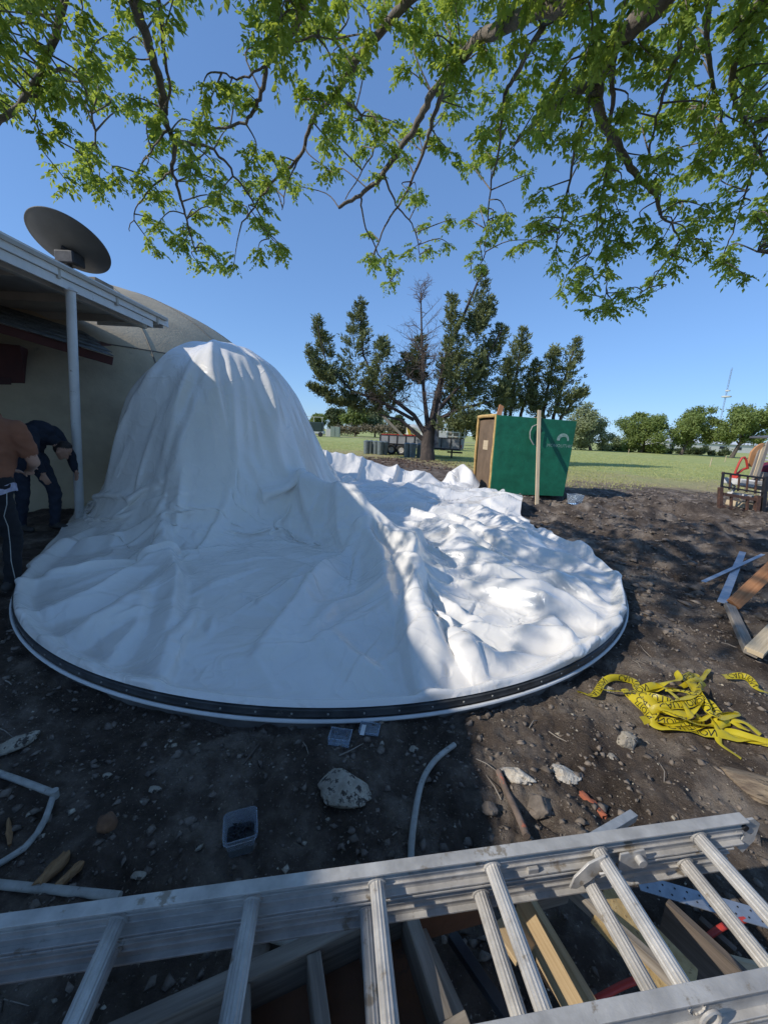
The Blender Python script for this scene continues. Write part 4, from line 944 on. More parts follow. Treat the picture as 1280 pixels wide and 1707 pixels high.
pan('top_panel', [b0 - ex_ * .04 + T_ - Z * .035 + ey_ * .005, b0 + ex_ * (CW + .06) + T_ - Z * .09 + ey_ * .005, b0 + ex_ * (CW + .06) + ey_ * (CD - .005) + T_ - Z * .09, b0 - ex_ * .04 + ey_ * (CD - .005) + T_ - Z * .035], M_PLY)
pan('floor_panel', [b0 + ey_ * .01 + Z * .01, b0 + ex_ * CW + ey_ * .01 + Z * .01, b0 + ex_ * CW + ey_ * CD + Z * .01, b0 + ey_ * CD + Z * .01], M_PLY)
inner = pan('inner_panel', [b0 + ex_ * .05 + ey_ * .01 + Z * .03, b0 + ex_ * .05 + ey_ * (CD - .035) + Z * .03, b0 + ex_ * .01 + ey_ * (CD - .035) + T_ - Z * .10, b0 + ex_ * .01 + ey_ * .01 + T_ - Z * .10], M_PLY)
for nm, a, b, w in (('edge_lip', ey_ * .04 + Z * .0, ey_ * .04 + T_ - ex_ * .04 + Z * .03, .07), ('edge_lip', ey_ * (CD - .02), ey_ * (CD - .02) + T_ - ex_ * .04 + Z * .03, .07), ('edge_lip', ey_ * .07 + T_ - ex_ * .045 - Z * .005, ey_ * (CD - .06) + T_ - ex_ * .045 - Z * .005, .09)):
    n = 14; q = MB(); pts = [(b0 + a).lerp(b0 + b, k / n) + Vector((random.uniform(-.006, .006), random.uniform(-.006, .006), random.uniform(-.006, .006))) for k in range(n + 1)]
    q.tube(pts, [w / 2 * random.uniform(.9, 1.15) for _ in pts], 8); q.build(nm, M_FOAM, crate, True)
q = MB(); q.box(b0 + ex_ * .02 + ey_ * .8 + Z * 1.25, (.012, .38, .26), math.atan2(ex_.y, ex_.x)); q.build('patch', M_PALEWOOD, inner)
# logo: crescent and lettering, flat print
fx = ex_; fo = -ey_ * .034
def front_pt(px, py):
    d = ray(px, py); t = ((b0 + fo) - CAMP).dot(ey_) / d.dot(ey_); return CAMP + d * t
lc = front_pt(938, 733); poly_o = []; n = 20
M_LOGO = mat('white_print', (.42, .52, .46), (.12, .25, .17), scale=30, rough=.6, bump=.1)
q = MB(); vs = []
for k in range(n + 1):
    a = math.radians(-8 + 196 * k / n); ro = .165; ri = .105
    vs += [lc + fx * ro * math.cos(a) + Z * ro * math.sin(a), lc + fx * (.018 + ri * math.cos(a)) + Z * (ri * math.sin(a) * .86 - .012)]
q.add(vs, [(2 * k, 2 * k + 1, 2 * k + 3, 2 * k + 2) for k in range(n)]); q.build('dome_emblem', M_LOGO, front)
tv, tf = text_mesh('MONOLITHIC', .115); wmax = max(v.x for v in tv); l0 = front_pt(933, 743.5) - fx * wmax * .5
q = MB(); q.add([l0 + fx * v.x + Z * (v.y - .03) for v in tv], tf); q.build('lettering', M_LOGO, front)
# white hose loop on the crate front
pts = [front_pt(a, b) - ey_ * .05 for a, b in ((895, 707), (886, 711), (882, 720), (882, 730), (886, 738), (888, 741))]
q = MB(); q.tube(pts, .016, 8); o = solo('hose_loop', q, M_PVC, 'pale curved hose hanging against the green crate behind the post', 'hose', tuple(pts[-1]), smooth=True)
# post leaning on the crate top
pb_ = G(895, 841, 0.0); ptop = b0 - ey_ * .03 + T_; tt = front_pt(897, 700); tt = tt - ey_ * .045
dirp = (tt - Vector((pb_.x, pb_.y, -.05))).normalized(); pe = Vector((pb_.x, pb_.y, -.05)) + dirp * 2.62
q = MB(); q.bar((pb_.x, pb_.y, -.05), pe, .085, .038, up=-ey_); solo('timber_post', q, M_PALEWOOD, 'tall pale timber post leaning upright against the green crate front', 'post', (pb_.x, pb_.y, 0), bevel=.003)
q = MB(); a = front_pt(900, 716) - ey_ * .05; q.bar(a, a - Z * .33, .02, .02, up=-ey_); solo('steel_pin', q, M_DARKSTEEL, 'small dark steel pin beside the timber post on the crate', 'pin', tuple(a - Z * .33))
a, b = at(829, 700, 11.75), at(836, 676, 12.1); q = MB(); q.bar(a - (b - a) * 1.8, b, .15, .04, up=-ey_); solo('short_plank', q, M_ORANGEWOOD, 'orange brown plank end poking up behind the green crate', 'plank', tuple(a), bevel=.003)
a, b = at(880, 701, 11.72), at(893, 698, 11.7); q = MB(); q.bar(a - ex_ * .1, b + ex_ * .1, .2, .12); solo('scrap_lumber', q, M_LUMBER, 'pale lumber end lying on top of the green crate', 'lumber', tuple(a), bevel=.003)
tg2 = GG(957, 840, 0); t2 = thing('plastic_tub', 'empty clear plastic tub on soil beside the green crate corner', 'tub', tuple(tg2))
q = MB(); tub(q, [(.24, .24, .002), (.27, .27, .11), (.30, .30, .215), (.31, .31, .216), (.31, .31, .235), (.295, .295, .236), (.26, .26, .11), (.235, .235, .008)], tg2, .3); q.build('wall', M_CLEAR, t2, True)
# ------------------------------------------------------------------ rusty rack loaded with scrap at the right
def RK(zx, zy, Y=9.6): return at(1150 + zx / 8.54, 700 + zy / 8.54, Y)
rl = GG(1199, 846, 0); rack = thing('steel_rack', 'rusty welded steel rack standing tilted on the soil, full of scrap', 'rack', (rl.x, rl.y, 0))
def rbar(name, a, b, w=.06, m=M_RUST, Y0=9.6, Y1=9.6, par=rack):
    q = MB(); q.bar(RK(*a, Y0), RK(*b, Y1), w, w); return q.build(name, m, par, bevel=.004)
for yo, ln in ((9.6, ''), (10.5, '')):
    k = 1 if yo == 9.6 else .93
    f = lambda x, y: (x, y)
    rbar('bottom_rail', (440, 1225), (920, 1330), .075, M_RUST, yo, yo); rbar('lower_rail', (470, 1055), (980, 1140), .075, M_RUST, yo, yo)
    rbar('middle_rail', (440, 945), (1060, 1045), .04, M_DARKSTEEL, yo, yo); rbar('top_rail', (470, 755), (1090, 835), .045, M_DARKSTEEL, yo, yo)
    rbar('corner_post', (435, 960), (425, 1250), .085, M_RUST, yo, yo); rbar('corner_post', (965, 1080), (935, 1370), .10, M_RUST, yo, yo)
    rbar('corner_post', (1085, 800), (1020, 1350), .085, M_DARKSTEEL, yo, yo); rbar('upright', (475, 750), (450, 950), .045, M_DARKSTEEL, yo, yo)
    if yo == 9.6:
        for x in (580, 705, 825, 950): rbar('upright', (x, 770 + (x - 470) * .12), (x - 22, 975 + (x - 470) * .16), .035)
        for x in (590, 820): rbar('inner_upright', (x, 1085), (x - 10, 1290), .05)
    else: pass
for a in ((440, 1225), (920, 1330), (470, 755), (1090, 835)): rbar('side_rail', a, a, .06, M_RUST, 9.6, 10.5)
q = MB(); a = RK(60, 1250, 9.7); b = RK(430, 1245, 9.7); q.bar((a.x, a.y, .05), (b.x, b.y, .05), .05, .05); solo('steel_bar', q, M_RUST, 'rusty steel bar lying on the soil against the rack', 'steel bar', (a.x, a.y, 0))
# load on the rack
def slab(name, poly, Y, th, m, label, cat):
    pts = [RK(x, y, Y) for x, y in poly]; n_ = Vector((0, th, 0)); k = len(pts); q = MB(); q.add(pts + [p + n_ for p in pts], [tuple(range(k)), tuple(range(2 * k - 1, k - 1, -1))] + [(i, (i + 1) % k, (i + 1) % k + k, i + k) for i in range(k)])
    return solo(name, q, m, label, cat, tuple(pts[0]), bevel=.004)
M_WHITEM = mat('white_sheet_metal', (.66, .65, .62), (.45, .43, .40), scale=6, rough=.6, bump=.3)
slab('table_leaf', [(830, 660), (850, 560), (880, 460), (940, 390), (1010, 345), (1060, 330), (990, 500), (910, 670)], 10.2, .05, mat('orange_plywood', (.55, .28, .12), (.46, .22, .09), rough=.6, bump=.1), 'orange wooden table leaf with rounded top standing on the rack', 'table leaf')
for k, dx in enumerate((0, 55, 110)):
    q = MB(); q.bar(RK(870 + dx * .8, 800, 9.95), RK(1010 + dx, 380 - k * 35, 10.25), .09, .03, up=(0, -1, 0)); solo('leaning_slat', q, M_GREYWOOD if k != 1 else M_PALEWOOD, ['grey slat leaning beside the orange table leaf', 'pale slat leaning between two grey ones on the rack', 'grey slat leaning farthest from the orange table leaf'][k], 'slat', tuple(RK(870 + dx * .8, 800, 9.95)))
ht = thing('hand_truck', 'red tubular hand truck lying behind the steel rack rail', 'hand truck', tuple(RK(640, 840, 10.1)))
q = MB(); q.tube([RK(x, y, 10.1) for x, y in ((620, 830), (650, 730), (700, 610), (740, 540), (775, 530), (800, 570), (820, 690))], .026, 10); q.build('handle', M_RED, ht, True)
q = MB(); q.tube([RK(x, y, 10.15) for x, y in ((600, 830), (680, 760), (760, 700), (830, 680))], .03, 10); q.build('frame', M_RED, ht, True)
q = MB(); q.bar(RK(600, 840, 10.1), RK(650, 790, 10.1), .2, .03); q.build('toe_plate', M_RED, ht)
for k, (x0, y0, x1, y1, h, m, l) in enumerate(((590, 870, 800, 905, .16, M_WHITEM, 'white dented metal sheet folded on the rack'), (780, 870, 1100, 910, .10, M_WHITEM, 'white slab lying under the leaning slats'), (800, 930, 1080, 985, .10, M_GREYWOOD, 'grey plank bundle below the white slab'), (640, 1060, 900, 1095, .08, M_WHITEM, 'white strip stack on the rack bottom shelf'), (620, 1190, 800, 1215, .14, M_PALEWOOD, 'pale timber block inside the rack bottom frame'), (840, 1200, 910, 1240, .14, M_PALEWOOD, 'short pale timber block at the rack corner'))):
    q = MB(); q.bar(RK(x0, y0, 10.0), RK(x1, y1, 10.0), .5, h, up=(0, 0, 1)); solo('scrap_piece', q, m, l, 'scrap', tuple(RK(x0, y0, 10.0)), bevel=.02)
q = MB(); q.tube([RK(x, y, 10.0) for x, y in ((560, 990), (600, 900), (640, 950), (590, 1040), (650, 980))], .03, 8); solo('pipe_scrap', q, M_WHITEM, 'white bent pipe piece tangled inside the rack', 'pipe', tuple(RK(560, 990, 10.0)), smooth=True)
q = MB(); c = RK(1080, 700, 10.6)
M_MAG = mat('maroon_fabric', (.22, .02, .05), (.10, .01, .03), rough=.7, bump=.3)
bl = thing('patio_chair_pile', 'white slatted furniture with maroon cushion heaped behind the rack', 'furniture pile', (c.x, c.y, 0))
for k in range(7): q = MB(); q.bar(RK(1040, 420 + k * 48, 10.9), RK(1300, 435 + k * 48, 10.9), .05, .02, up=(0, -1, .3)); q.build('slat', M_WHITEM, bl)
q = MB(); q.bar(RK(985, 700, 10.6), RK(1300, 640, 10.6), .5, .20, up=(0, 0, 1)); q.build('cushion', M_MAG, bl, bevel=.05)
for x in (1030, 1290): q = MB(); q.bar(RK(x, 400, 10.92), RK(x - 10, 1150, 10.92), .06, .06); q.build('leg', M_WHITEM, bl)
q = MB(); q.bar(RK(1010, 250, 10.8), RK(1300, 230, 10.8), .7, .05); q.build('roof_board', mat('dark_grey_sheet', (.12, .12, .125), rough=.6), bl, bevel=.01)
q = MB(); q.bar(RK(1000, 830, 10.4), RK(1300, 870, 10.4), .5, .35); q.build('box_body', M_GREYWOOD, bl, bevel=.02)
# survey stakes
for k, (px, py) in enumerate(((1047, 757), (1208, 770), (1183, 778))):
    g = G(px, py, 0); q = MB(); q.bar((g.x, g.y, -.05), (g.x + .02, g.y, .75), .05, .05); solo('survey_stake', q, M_PALEWOOD, ['thin pale survey stake in the grass before the rounded mid green tree', 'thin pale survey stake in the grass near the leaning tree trunk', 'thin pale survey stake nearest the scrap rack in the grass'][k], 'stake', (g.x, g.y, 0), 'survey stakes in the field')
# ------------------------------------------------------------------ trees
def leaf_cloud(C, Rad, n, size, seed, squash=.8, shell=.55, up=.3, elong=1.6):
    """n diamond leaves spread through clumps: C (k,3), Rad (k,)"""
    rng = np.random.default_rng(seed); C = np.asarray(C, float); Rad = np.asarray(Rad, float)
    w = Rad ** 2; idx_ = rng.choice(len(C), n, p=w / w.sum()); d = rng.normal(size=(n, 3)); d /= np.linalg.norm(d, axis=1, keepdims=True)
    r = (shell + (1 - shell) * rng.random(n)) * (1 + .28 * rng.normal(size=n)).clip(.4, 1.7)
    p = C[idx_] + d * (Rad[idx_] * r)[:, None] * np.array([1, 1, squash])
    nrm = d * .7 + rng.normal(size=(n, 3)) * .7 + np.array([0, 0, up]); nrm /= np.linalg.norm(nrm, axis=1, keepdims=True)
    a = np.cross(nrm, rng.normal(size=(n, 3))); a /= np.linalg.norm(a, axis=1, keepdims=True); b = np.cross(nrm, a)
    s = size * (.6 + .8 * rng.random(n))[:, None]
    V = np.stack([p - a * s * elong * .5, p + b * s * .35, p + a * s * elong * .5, p - b * s * .35], 1).reshape(-1, 3)
    return V, np.arange(4 * n).reshape(n, 4)
def limb(pts, r0, r1, n=8):
    q = MB(); m = len(pts); q.tube(pts, [r0 + (r1 - r0) * (i / (m - 1)) ** .8 for i in range(m)], n); return q
M_BARK = mat('bark', (.13, .105, .085), (.055, .045, .038), scale=9, sc=(1, 1, .35), rough=.95, bump=.9, bscale=22, bdist=.03)
def far_tree(name, base, Y, blobs, m, label, trunk_r=.25, n=9000, leaf=.30, seed=1, group=None, squash=.8, stems=None):
    g = at(base[0], base[1], Y); g = Vector((g.x, Y, gz(g.x, Y)))
    t = thing(name, label, 'tree', tuple(g), group); rng = random.Random(seed); C = []; Rr = []
    cs = []
    for px, py, rp in blobs:
        c = at(px, py, Y); c.y += rng.uniform(-.4, .4) * rp * Y / 640 * 1.5; cs.append(c); R0 = rp * Y / 640
        for _ in range(7):
            d = Vector((rng.gauss(0, 1), rng.gauss(0, 1), rng.gauss(0, 1))).normalized() * R0 * rng.uniform(.35, .85); d.z *= .8; C.append(c + d); Rr.append(R0 * rng.uniform(.34, .62))
    cm = sum(cs, Vector()) / len(cs)
    q = limb([g - Vector((0, 0, .2)), g.lerp(cm, .35) + Vector((rng.uniform(-.3, .3), 0, 0)), g.lerp(cm, .7)], trunk_r, trunk_r * .45, 9); tr = q.build('trunk', M_BARK, t, True)
    for k, c in enumerate(cs):
        q = limb([g.lerp(cm, .42), g.lerp(cm, .42).lerp(c, .5) + Vector((0, 0, .3)), c], trunk_r * .45, trunk_r * .1, 6); q.build('limb', M_BARK, t, True)
    V, F_ = leaf_cloud(C, Rr, n, leaf, seed, squash)
    cr = np_mesh('crown', V, F_, m, t, off=tuple(g)); return t
M_LEAF_A = mat('leaf_mid_green', (.23, .29, .08), (.12, .16, .045), scale=.8, rough=.65, bump=0, transl=.3)
M_LEAF_B = mat('leaf_silver_green', (.30, .33, .18), (.17, .20, .10), scale=.8, rough=.7, bump=0, transl=.25)
M_LEAF_C = mat('leaf_dark_green', (.095, .125, .045), (.048, .066, .025), scale=.8, rough=.7, bump=0, transl=.2)
gN = 'trees along the far edge of the field'
far_tree('field_tree', (985, 752), 68, [(965, 708, 26), (1000, 710, 24), (975, 690, 20), (985, 735, 30), (1015, 735, 16), (950, 730, 20)], M_LEAF_B, 'silvery green bushy tree just beyond the green crate', .3, 17000, .24, 11, gN)
far_tree('field_tree', (1068, 755), 72, [(1055, 708, 22), (1085, 706, 22), (1070, 725, 28), (1100, 712, 12), (1050, 738, 22), (1090, 740, 20), (1070, 695, 14)], M_LEAF_A, 'rounded mid green tree standing alone between silvery tree and leaning tree', .3, 17000, .24, 12, gN)
far_tree('field_tree', (1134, 760), 70, [(1135, 718, 22), (1155, 702, 24), (1180, 692, 22), (1165, 722, 24), (1190, 708, 16), (1145, 736, 18), (1182, 728, 16)], M_LEAF_A, 'windswept tree with slanting trunk and loose crown under the radio mast', .28, 15000, .24, 13, gN)
far_tree('field_tree', (1218, 764), 66, [(1225, 705, 24), (1255, 690, 26), (1285, 690, 26), (1240, 715, 22), (1275, 712, 22), (1310, 705, 24), (1208, 720, 16), (1225, 728, 18), (1250, 730, 16)], M_LEAF_A, 'large dense windswept tree above the scrap rack', .35, 21000, .24, 14, gN)
for k, (x0, x1, y0, y1, Y) in enumerate(((1000, 1060, 742, 752, 74), (1060, 1120, 745, 755, 76), (1130, 1215, 748, 757, 78))):
    C = []; 
    for j in range(26): c = at(random.uniform(x0, x1), random.uniform(y0, y1), Y + random.uniform(-1, 1)); C.append(c)
    V, F_ = leaf_cloud(C, [.75] * 26, 2600, .26, 40 + k); g = at((x0 + x1) / 2, y1, Y)
    o = np_mesh('shrub_row', V, F_, M_LEAF_C, off=(g.x, g.y, 0)); o.location = (g.x, g.y, 0); tag(o, ['dark low shrubs at the foot of the silvery tree', 'dark low shrubs between rounded tree and leaning tree', 'dark low shrubs under the windswept trees'][k], 'shrub')
# left tree line
ML_ = [(525, 690, 16), (548, 688, 18), (575, 684, 20), (600, 690, 18), (560, 700, 16), (590, 703, 16)]
for k, (px, py, rp, Y, m, l) in enumerate(((528, 700, 13, 95, M_LEAF_A, 'bright green tree at the far end of the field behind the dark truck'), (560, 694, 18, 100, M_LEAF_C, 'dark green tree behind the pale green cabinet'), (592, 693, 19, 92, M_LEAF_A, 'olive tree in the far hedge line under the cedar'), (625, 696, 20, 96, M_LEAF_B, 'greyish scrubby tree behind the trailer end'), (665, 704, 14, 90, M_LEAF_C, 'low dark tree beyond the barrels'), (800, 700, 20, 60, M_LEAF_C, 'dark leafy tree behind the green crate'), (760, 715, 16, 60, M_LEAF_C, 'dark shrub tree behind the trailer tail'))):
    far_tree('hedge_tree', (px, 724), Y, [(px - rp * .6, py + 4, rp * .75), (px + rp * .5, py, rp * .8), (px, py - rp * .35, rp * .7), (px, py + rp * .6, rp)], m, l, .25, 6500, .34, 70 + k, 'trees in the far left hedge')
C = [at(px, 716 + random.uniform(-4, 3), 88 + random.uniform(-2, 2)) for px in np.linspace(560, 720, 60)]
V, F_ = leaf_cloud(C, [1.0] * 60, 5000, .3, 99); o = np_mesh('brush_hedge', V, F_, mat('dry_brush', (.20, .165, .10), (.11, .09, .05), scale=1, bump=0), off=(0, 88, 0)); o.location = (0, 88, 0); tag(o, 'low brown brushy hedge along the far side of the field', 'hedge')

# ------------------------------------------------------------------ cedars
M_CEDAR = mat('cedar_foliage', (.20, .23, .09), (.10, .12, .048), scale=1.6, rough=.8, bump=0, transl=.12)
M_CEDBARK = mat('cedar_bark', (.10, .075, .060), (.04, .032, .028), scale=6, sc=(1, 1, .25), rough=.95, bump=1, bscale=14, bdist=.05)
M_DEADTWIG = mat('dead_twig', (.22, .17, .14), (.12, .09, .075), scale=5, rough=.9, bump=.2)
def plume(spires, Y, seed, size=.15, dens=1.15):
    rng = np.random.default_rng(seed); Vs = []; n0 = 0; Fs = []
    for (bx, by), (tx, ty), rp, yo in spires:
        a = np.array(at(bx, by, Y + yo)); b = np.array(at(tx, ty, Y + yo)); R0 = rp * Y / 640; ax = b - a; L = np.linalg.norm(ax); ax /= L
        # side sprays: each a drooping branchlet with upturned tip, dressed in scale-leaf tufts
        nb = int((18 + L * 12) * dens)
        for k in range(nb):
            t = rng.random() ** .8; an = rng.random() * 6.283; r = R0 * (1 - t) ** .75 * (.40 + .65 * abs(math.sin(t * 16 + an * 1.5))) + .14
            o = a + ax * L * t; side = np.array([math.cos(an), math.sin(an), rng.uniform(-.1, .55)]); side = side * r * rng.uniform(.65, 1.25)
            m = int(26 + 60 * (1 - t)); s = rng.random(m) ** .6
            p = o + side * s[:, None] + np.outer(s * s, np.array([0, 0, .30 * r])) + rng.normal(size=(m, 3)) * (.045 + .10 * (1 - s))[:, None]
            dr = side / np.linalg.norm(side) * .8 + np.array([0, 0, .5]); dr = dr + rng.normal(size=(m, 3)) * .45; dr /= np.linalg.norm(dr, axis=1, keepdims=True)
            w = np.cross(dr, rng.normal(size=(m, 3))); w /= np.linalg.norm(w, axis=1, keepdims=True); sz = size * (.5 + .8 * rng.random(m))[:, None]
            V = np.stack([p - w * sz * .22, p + w * sz * .22, p + dr * sz + w * sz * .05, p + dr * sz - w * sz * .05], 1).reshape(-1, 3)
            Vs.append(V); Fs.append(np.arange(4 * m).reshape(m, 4) + n0); n0 += 4 * m
    return np.concatenate(Vs), np.concatenate(Fs)
def bare(q, p, d, L, r, depth, rng):
    pts = [p]
    for k in range(3): d = (d + Vector((rng.gauss(0, .16), rng.gauss(0, .16), rng.gauss(0, .1) + .05))).normalized(); pts.append(pts[-1] + d * L / 3)
    q.tube(pts, [r, r * .8, r * .6, r * .4], 4, cap=False)
    if depth:
        for k in range(5):
            o = pts[1 + k % 3]; nd = (d + Vector((rng.gauss(0, .8), rng.gauss(0, .8), rng.gauss(0, .4)))).normalized(); bare(q, o, nd, L * rng.uniform(.45, .65), r * .5, depth - 1, rng)
YC = 22.2; cb = G(712, 769, 0); cb = Vector((cb.x, cb.y, gz(cb.x, cb.y)))
ced = thing('cedar_tree', 'big old cedar with thick forked dark trunk, left spires and a dead bare leader', 'tree', tuple(cb))
def CL(*pp): return [at(x, y, YC) for x, y in pp]
q = limb([cb - Vector((0, 0, .3)), cb + Vector((0, 0, .25))] + CL((712, 738), (716, 712))+ [], .48, .30, 12); q.build('trunk', M_CEDBARK, ced, True)
for pp, r0, r1 in ((((716, 720), (728, 660), (745, 590), (775, 520), (800, 460)), .20, .04), (((712, 728), (690, 692), (655, 665), (625, 635), (605, 590), (600, 510)), .15, .03), (((690, 700), (640, 672), (585, 650), (545, 610), (528, 540)), .10, .02),
                   (((714, 720), (706, 650), (703, 560), (701, 480)), .15, .02), (((724, 690), (760, 650), (800, 620), (836, 550)), .12, .03), (((730, 700), (770, 680), (815, 670)), .15, .04), (((708, 735), (668, 700), (630, 690)), .14, .03), (((718, 705), (727, 690), (737, 640), (752, 560), (752, 500)), .13, .03)):
    q = limb(CL(*pp), r0, r1, 8); q.build('limb', M_CEDBARK, ced, True)
q = limb(CL((726, 745), (729, 700), (733, 672)), .16, .10, 8); q.build('bare_stub', mat('silvered_wood', (.34, .31, .30), (.10, .09, .085), scale=5, rough=.9, bump=.6), ced, True)
V, F_ = plume([((588, 668), (600, 502), 40, 0), ((562, 662), (528, 532), 26, .6), ((545, 640), (514, 580), 18, -.4), ((550, 662), (514, 642), 15, .3), ((625, 660), (642, 565), 30, -.6), ((585, 676), (545, 668), 12, 0), ((640, 690), (610, 640), 22, .8),
               ((775, 690), (803, 449), 52, .2), ((760, 640), (752, 492), 28, -.5), ((800, 640), (838, 541), 34, .4), ((770, 705), (800, 610), 50, .9), ((745, 690), (748, 570), 30, 1.2), ((700, 640), (672, 590), 20, .9), ((790, 560), (818, 500), 22, 0), ((820, 690), (845, 640), 25, .5), ((650, 690), (665, 610), 34, .5), ((610, 690), (575, 655), 24, .4), ((735, 720), (790, 690), 24, -.6), ((690, 640), (700, 560), 22, .6), ((770, 720), (830, 700), 22, .3)], YC, 5)
np_mesh('crown', V, F_, M_CEDAR, ced, off=tuple(cb))
q = MB(); rng = random.Random(4)
for k in range(30):
    t = rng.random(); p = at(706 - 4 * t, 640 - 165 * t, YC + rng.uniform(-.2, .2)); bare(q, p, Vector((rng.uniform(-1, 1), rng.uniform(-.6, .6), rng.uniform(.2, .9))).normalized(), (1.9 - 1.2 * t) * rng.uniform(.6, 1), .022, 2, rng)
for k in range(70):
    p = at(rng.uniform(620, 740), rng.uniform(590, 700), YC + rng.uniform(-1, .6)); bare(q, p, Vector((rng.uniform(-1, .6), rng.uniform(-.9, .3), rng.uniform(-.3, .7))).normalized(), rng.uniform(.6, 1.2), .016, 2, rng)
dt2 = q.build('dead_twigs', M_DEADTWIG, ced); dt2['kind'] = 'stuff'
for (bx, Y, sp, l, sd_) in ((862, 25, [((850, 695), (872, 548), 34, 0), ((868, 690), (897, 602), 22, .3), ((842, 690), (848, 600), 22, -.4)], 'narrow cedar with single tall tip just behind the green crate', 21), (925, 24.5, [((922, 695), (961, 566), 36, 0), ((905, 690), (926, 578), 26, .4), ((935, 695), (973, 650), 22, -.3), ((900, 700), (885, 650), 20, .2)], 'leaning twin tipped cedar above the crate corner, farthest from the big cedar', 22)):
    g = at(bx, 740, Y); t = thing('cedar_tree', l, 'tree', (g.x, Y, 0)); 
    for (a, b, r, yo) in sp: q = limb([Vector((g.x, Y, -.2)), at(a[0], a[1], Y + yo), at(b[0], b[1], Y + yo)], .2, .03, 7); q.build('trunk' if yo == 0 else 'limb', M_CEDBARK, t, True)
    V, F_ = plume(sp, Y, sd_); np_mesh('crown', V, F_, M_CEDAR, t, off=(g.x, Y, 0))
# ------------------------------------------------------------------ trailer, barrels, machines behind the cedar
TY = 26.0; ta = at(632, 740, 26.8); tb = at(768, 740, 25.2); ta.z = tb.z = 0; tx = (tb - ta).normalized(); tn = Vector((tx.y, -tx.x, 0)); TL = (tb - ta).length
if tn.y > 0: tn = -tn
M_TRL = mat('grey_trailer_paint', (.30, .31, .315), (.20, .205, .21), scale=2, rough=.6, bump=.1)
tr = thing('flatbed_trailer', 'grey tandem axle utility trailer with ribbed steel sides behind the cedar', 'trailer', tuple(ta))
def TP(s, o, z): return ta + tx * s + tn * -o + Vector((0, 0, z))
q = MB(); q.bar(TP(0, .95, .60), TP(TL, .95, .60), 1.9, .10); q.build('deck', M_DARKSTEEL, tr)
for o, nm in ((0, 'side_panel'), (1.9, 'side_panel')):
    q = MB(); q.bar(TP(0, o, .97), TP(TL, o, .97), .03, .58); sp_ = q.build(nm, M_TRL, tr)
    for k in range(10): q = MB(); s = .05 + k * (TL - .1) / 9; q.bar(TP(s, o - .035 if o == 0 else o + .035, .66), TP(s, o - .035 if o == 0 else o + .035, 1.27), .05, .05, up=tx); q.build('rib', M_DARKSTEEL, sp_)
    q = MB(); q.bar(TP(-.02, o, 1.29), TP(TL + .02, o, 1.29), .07, .05); q.build('top_rail', M_DARKSTEEL, sp_)
for s in (.02, TL): q = MB(); q.bar(TP(s, .02, .97), TP(s, 1.88, .97), .03, .6); q.build('end_gate', M_TRL, tr)
for s in (.95, 1.62):
    for o in (-.14, 2.04):
        c = TP(s, o, .36); M_ = Matrix.Rotation(math.pi / 2, 3, 'X'); M_ = Matrix((tx, Vector((0, 0, 1)), tn)).transposed()
        q = MB(); q.lathe([(.20, -.09), (.30, -.11), (.35, -.08), (.36, 0), (.35, .08), (.30, .11), (.20, .09)], c, 22, M_); wh = q.build('wheel', M_BLACK, tr, True)
        q = MB(); q.lathe([(.001, .05), (.06, .07), (.15, .05), (.20, .095), (.205, .06), (.205, -.06)], c, 18, M_); q.build('rim', M_ALU, wh, True)
q = MB(); q.bar(TP(.5, -.14, .76), TP(2.1, -.14, .76), .24, .03); q.build('fender', M_DARKSTEEL, tr)
q = MB(); q.bar(TP(TL + .03, .1, .72), TP(TL + .03, .1, .92), .06, .12); q.build('tail_light', M_RED, tr)
q = MB(); q.bar(TP(TL - .9, .5, .40), TP(TL + .1, .5, .40), .1, .10); q.bar(TP(TL - .6, .5, .0), TP(TL - .6, .5, .55), .1, .1); q.build('rear_stand', M_DARKSTEEL, tr)
M_GALVB = mat('galvanised_can', (.20, .235, .235), (.13, .155, .155), scale=5, rough=.5, metal=.3, bump=.1)
can0 = None
for k, (px, py, yy) in enumerate(((611, 754, 26.0), (618, 754, 26.6), (626, 756, 26.1), (633.5, 757, 25.6), (641, 757, 26.0), (678, 763, 24.6), (687, 763.5, 24.4), (699, 763, 24.9))):
    g = at(px, py, yy); lb = 'grey galvanised trash can in the row before the trailer end' if k < 5 else 'grey galvanised trash can between trailer wheels and cedar trunk'
    if can0 is None:
        can0 = thing('trash_can', lb, 'trash can', (g.x, yy, 0), 'trash cans in the row before the trailer end')
        q = MB(); prof = [(.001, .0), (.19, .0)]
        for z in np.linspace(.02, .80, 14): prof.append((.19 + .03 * z / .8 + (.006 if int(z * 18) % 2 else 0), float(z)))
        q.lathe([(r, z) for r, z in prof], n=20); q.v = [tuple(Vector(v) + Vector((g.x, yy, 0))) for v in q.v]; q.build('body', M_GALVB, can0, True)
        q = MB(); q.lathe([(.235, .79), (.238, .83), (.20, .86), (.08, .90), (.001, .905)], (g.x, yy, 0), 20); q.build('lid', M_GALVB, can0, True)
        q = MB(); q.tube([(g.x - .05, yy, .90), (g.x - .04, yy, .94), (g.x + .04, yy, .94), (g.x + .05, yy, .90)], .01, 6); q.build('handle', M_GALVB, can0, True)
    else:
        o = can0.copy(); COL.objects.link(o); o.location = (g.x, yy, gz(g.x, yy))
        for ch in list(can0.children): c = ch.copy(); COL.objects.link(c); c.parent = o
        o['label'] = lb
        if k > 4: o['group'] = 'trash cans against the cedar trunk'
M_MACH = mat('white_machine_paint', (.62, .61, .57), (.50, .49, .46), rough=.5, bump=.05)
M_YEL = mat('yellow_machine_paint', (.60, .42, .05), rough=.5, bump=.05)
mY = 38; mc = at(694, 735, mY); mach = thing('backhoe', 'white backhoe with curved digging arm behind the trailer', 'backhoe', (mc.x, mY, 0))
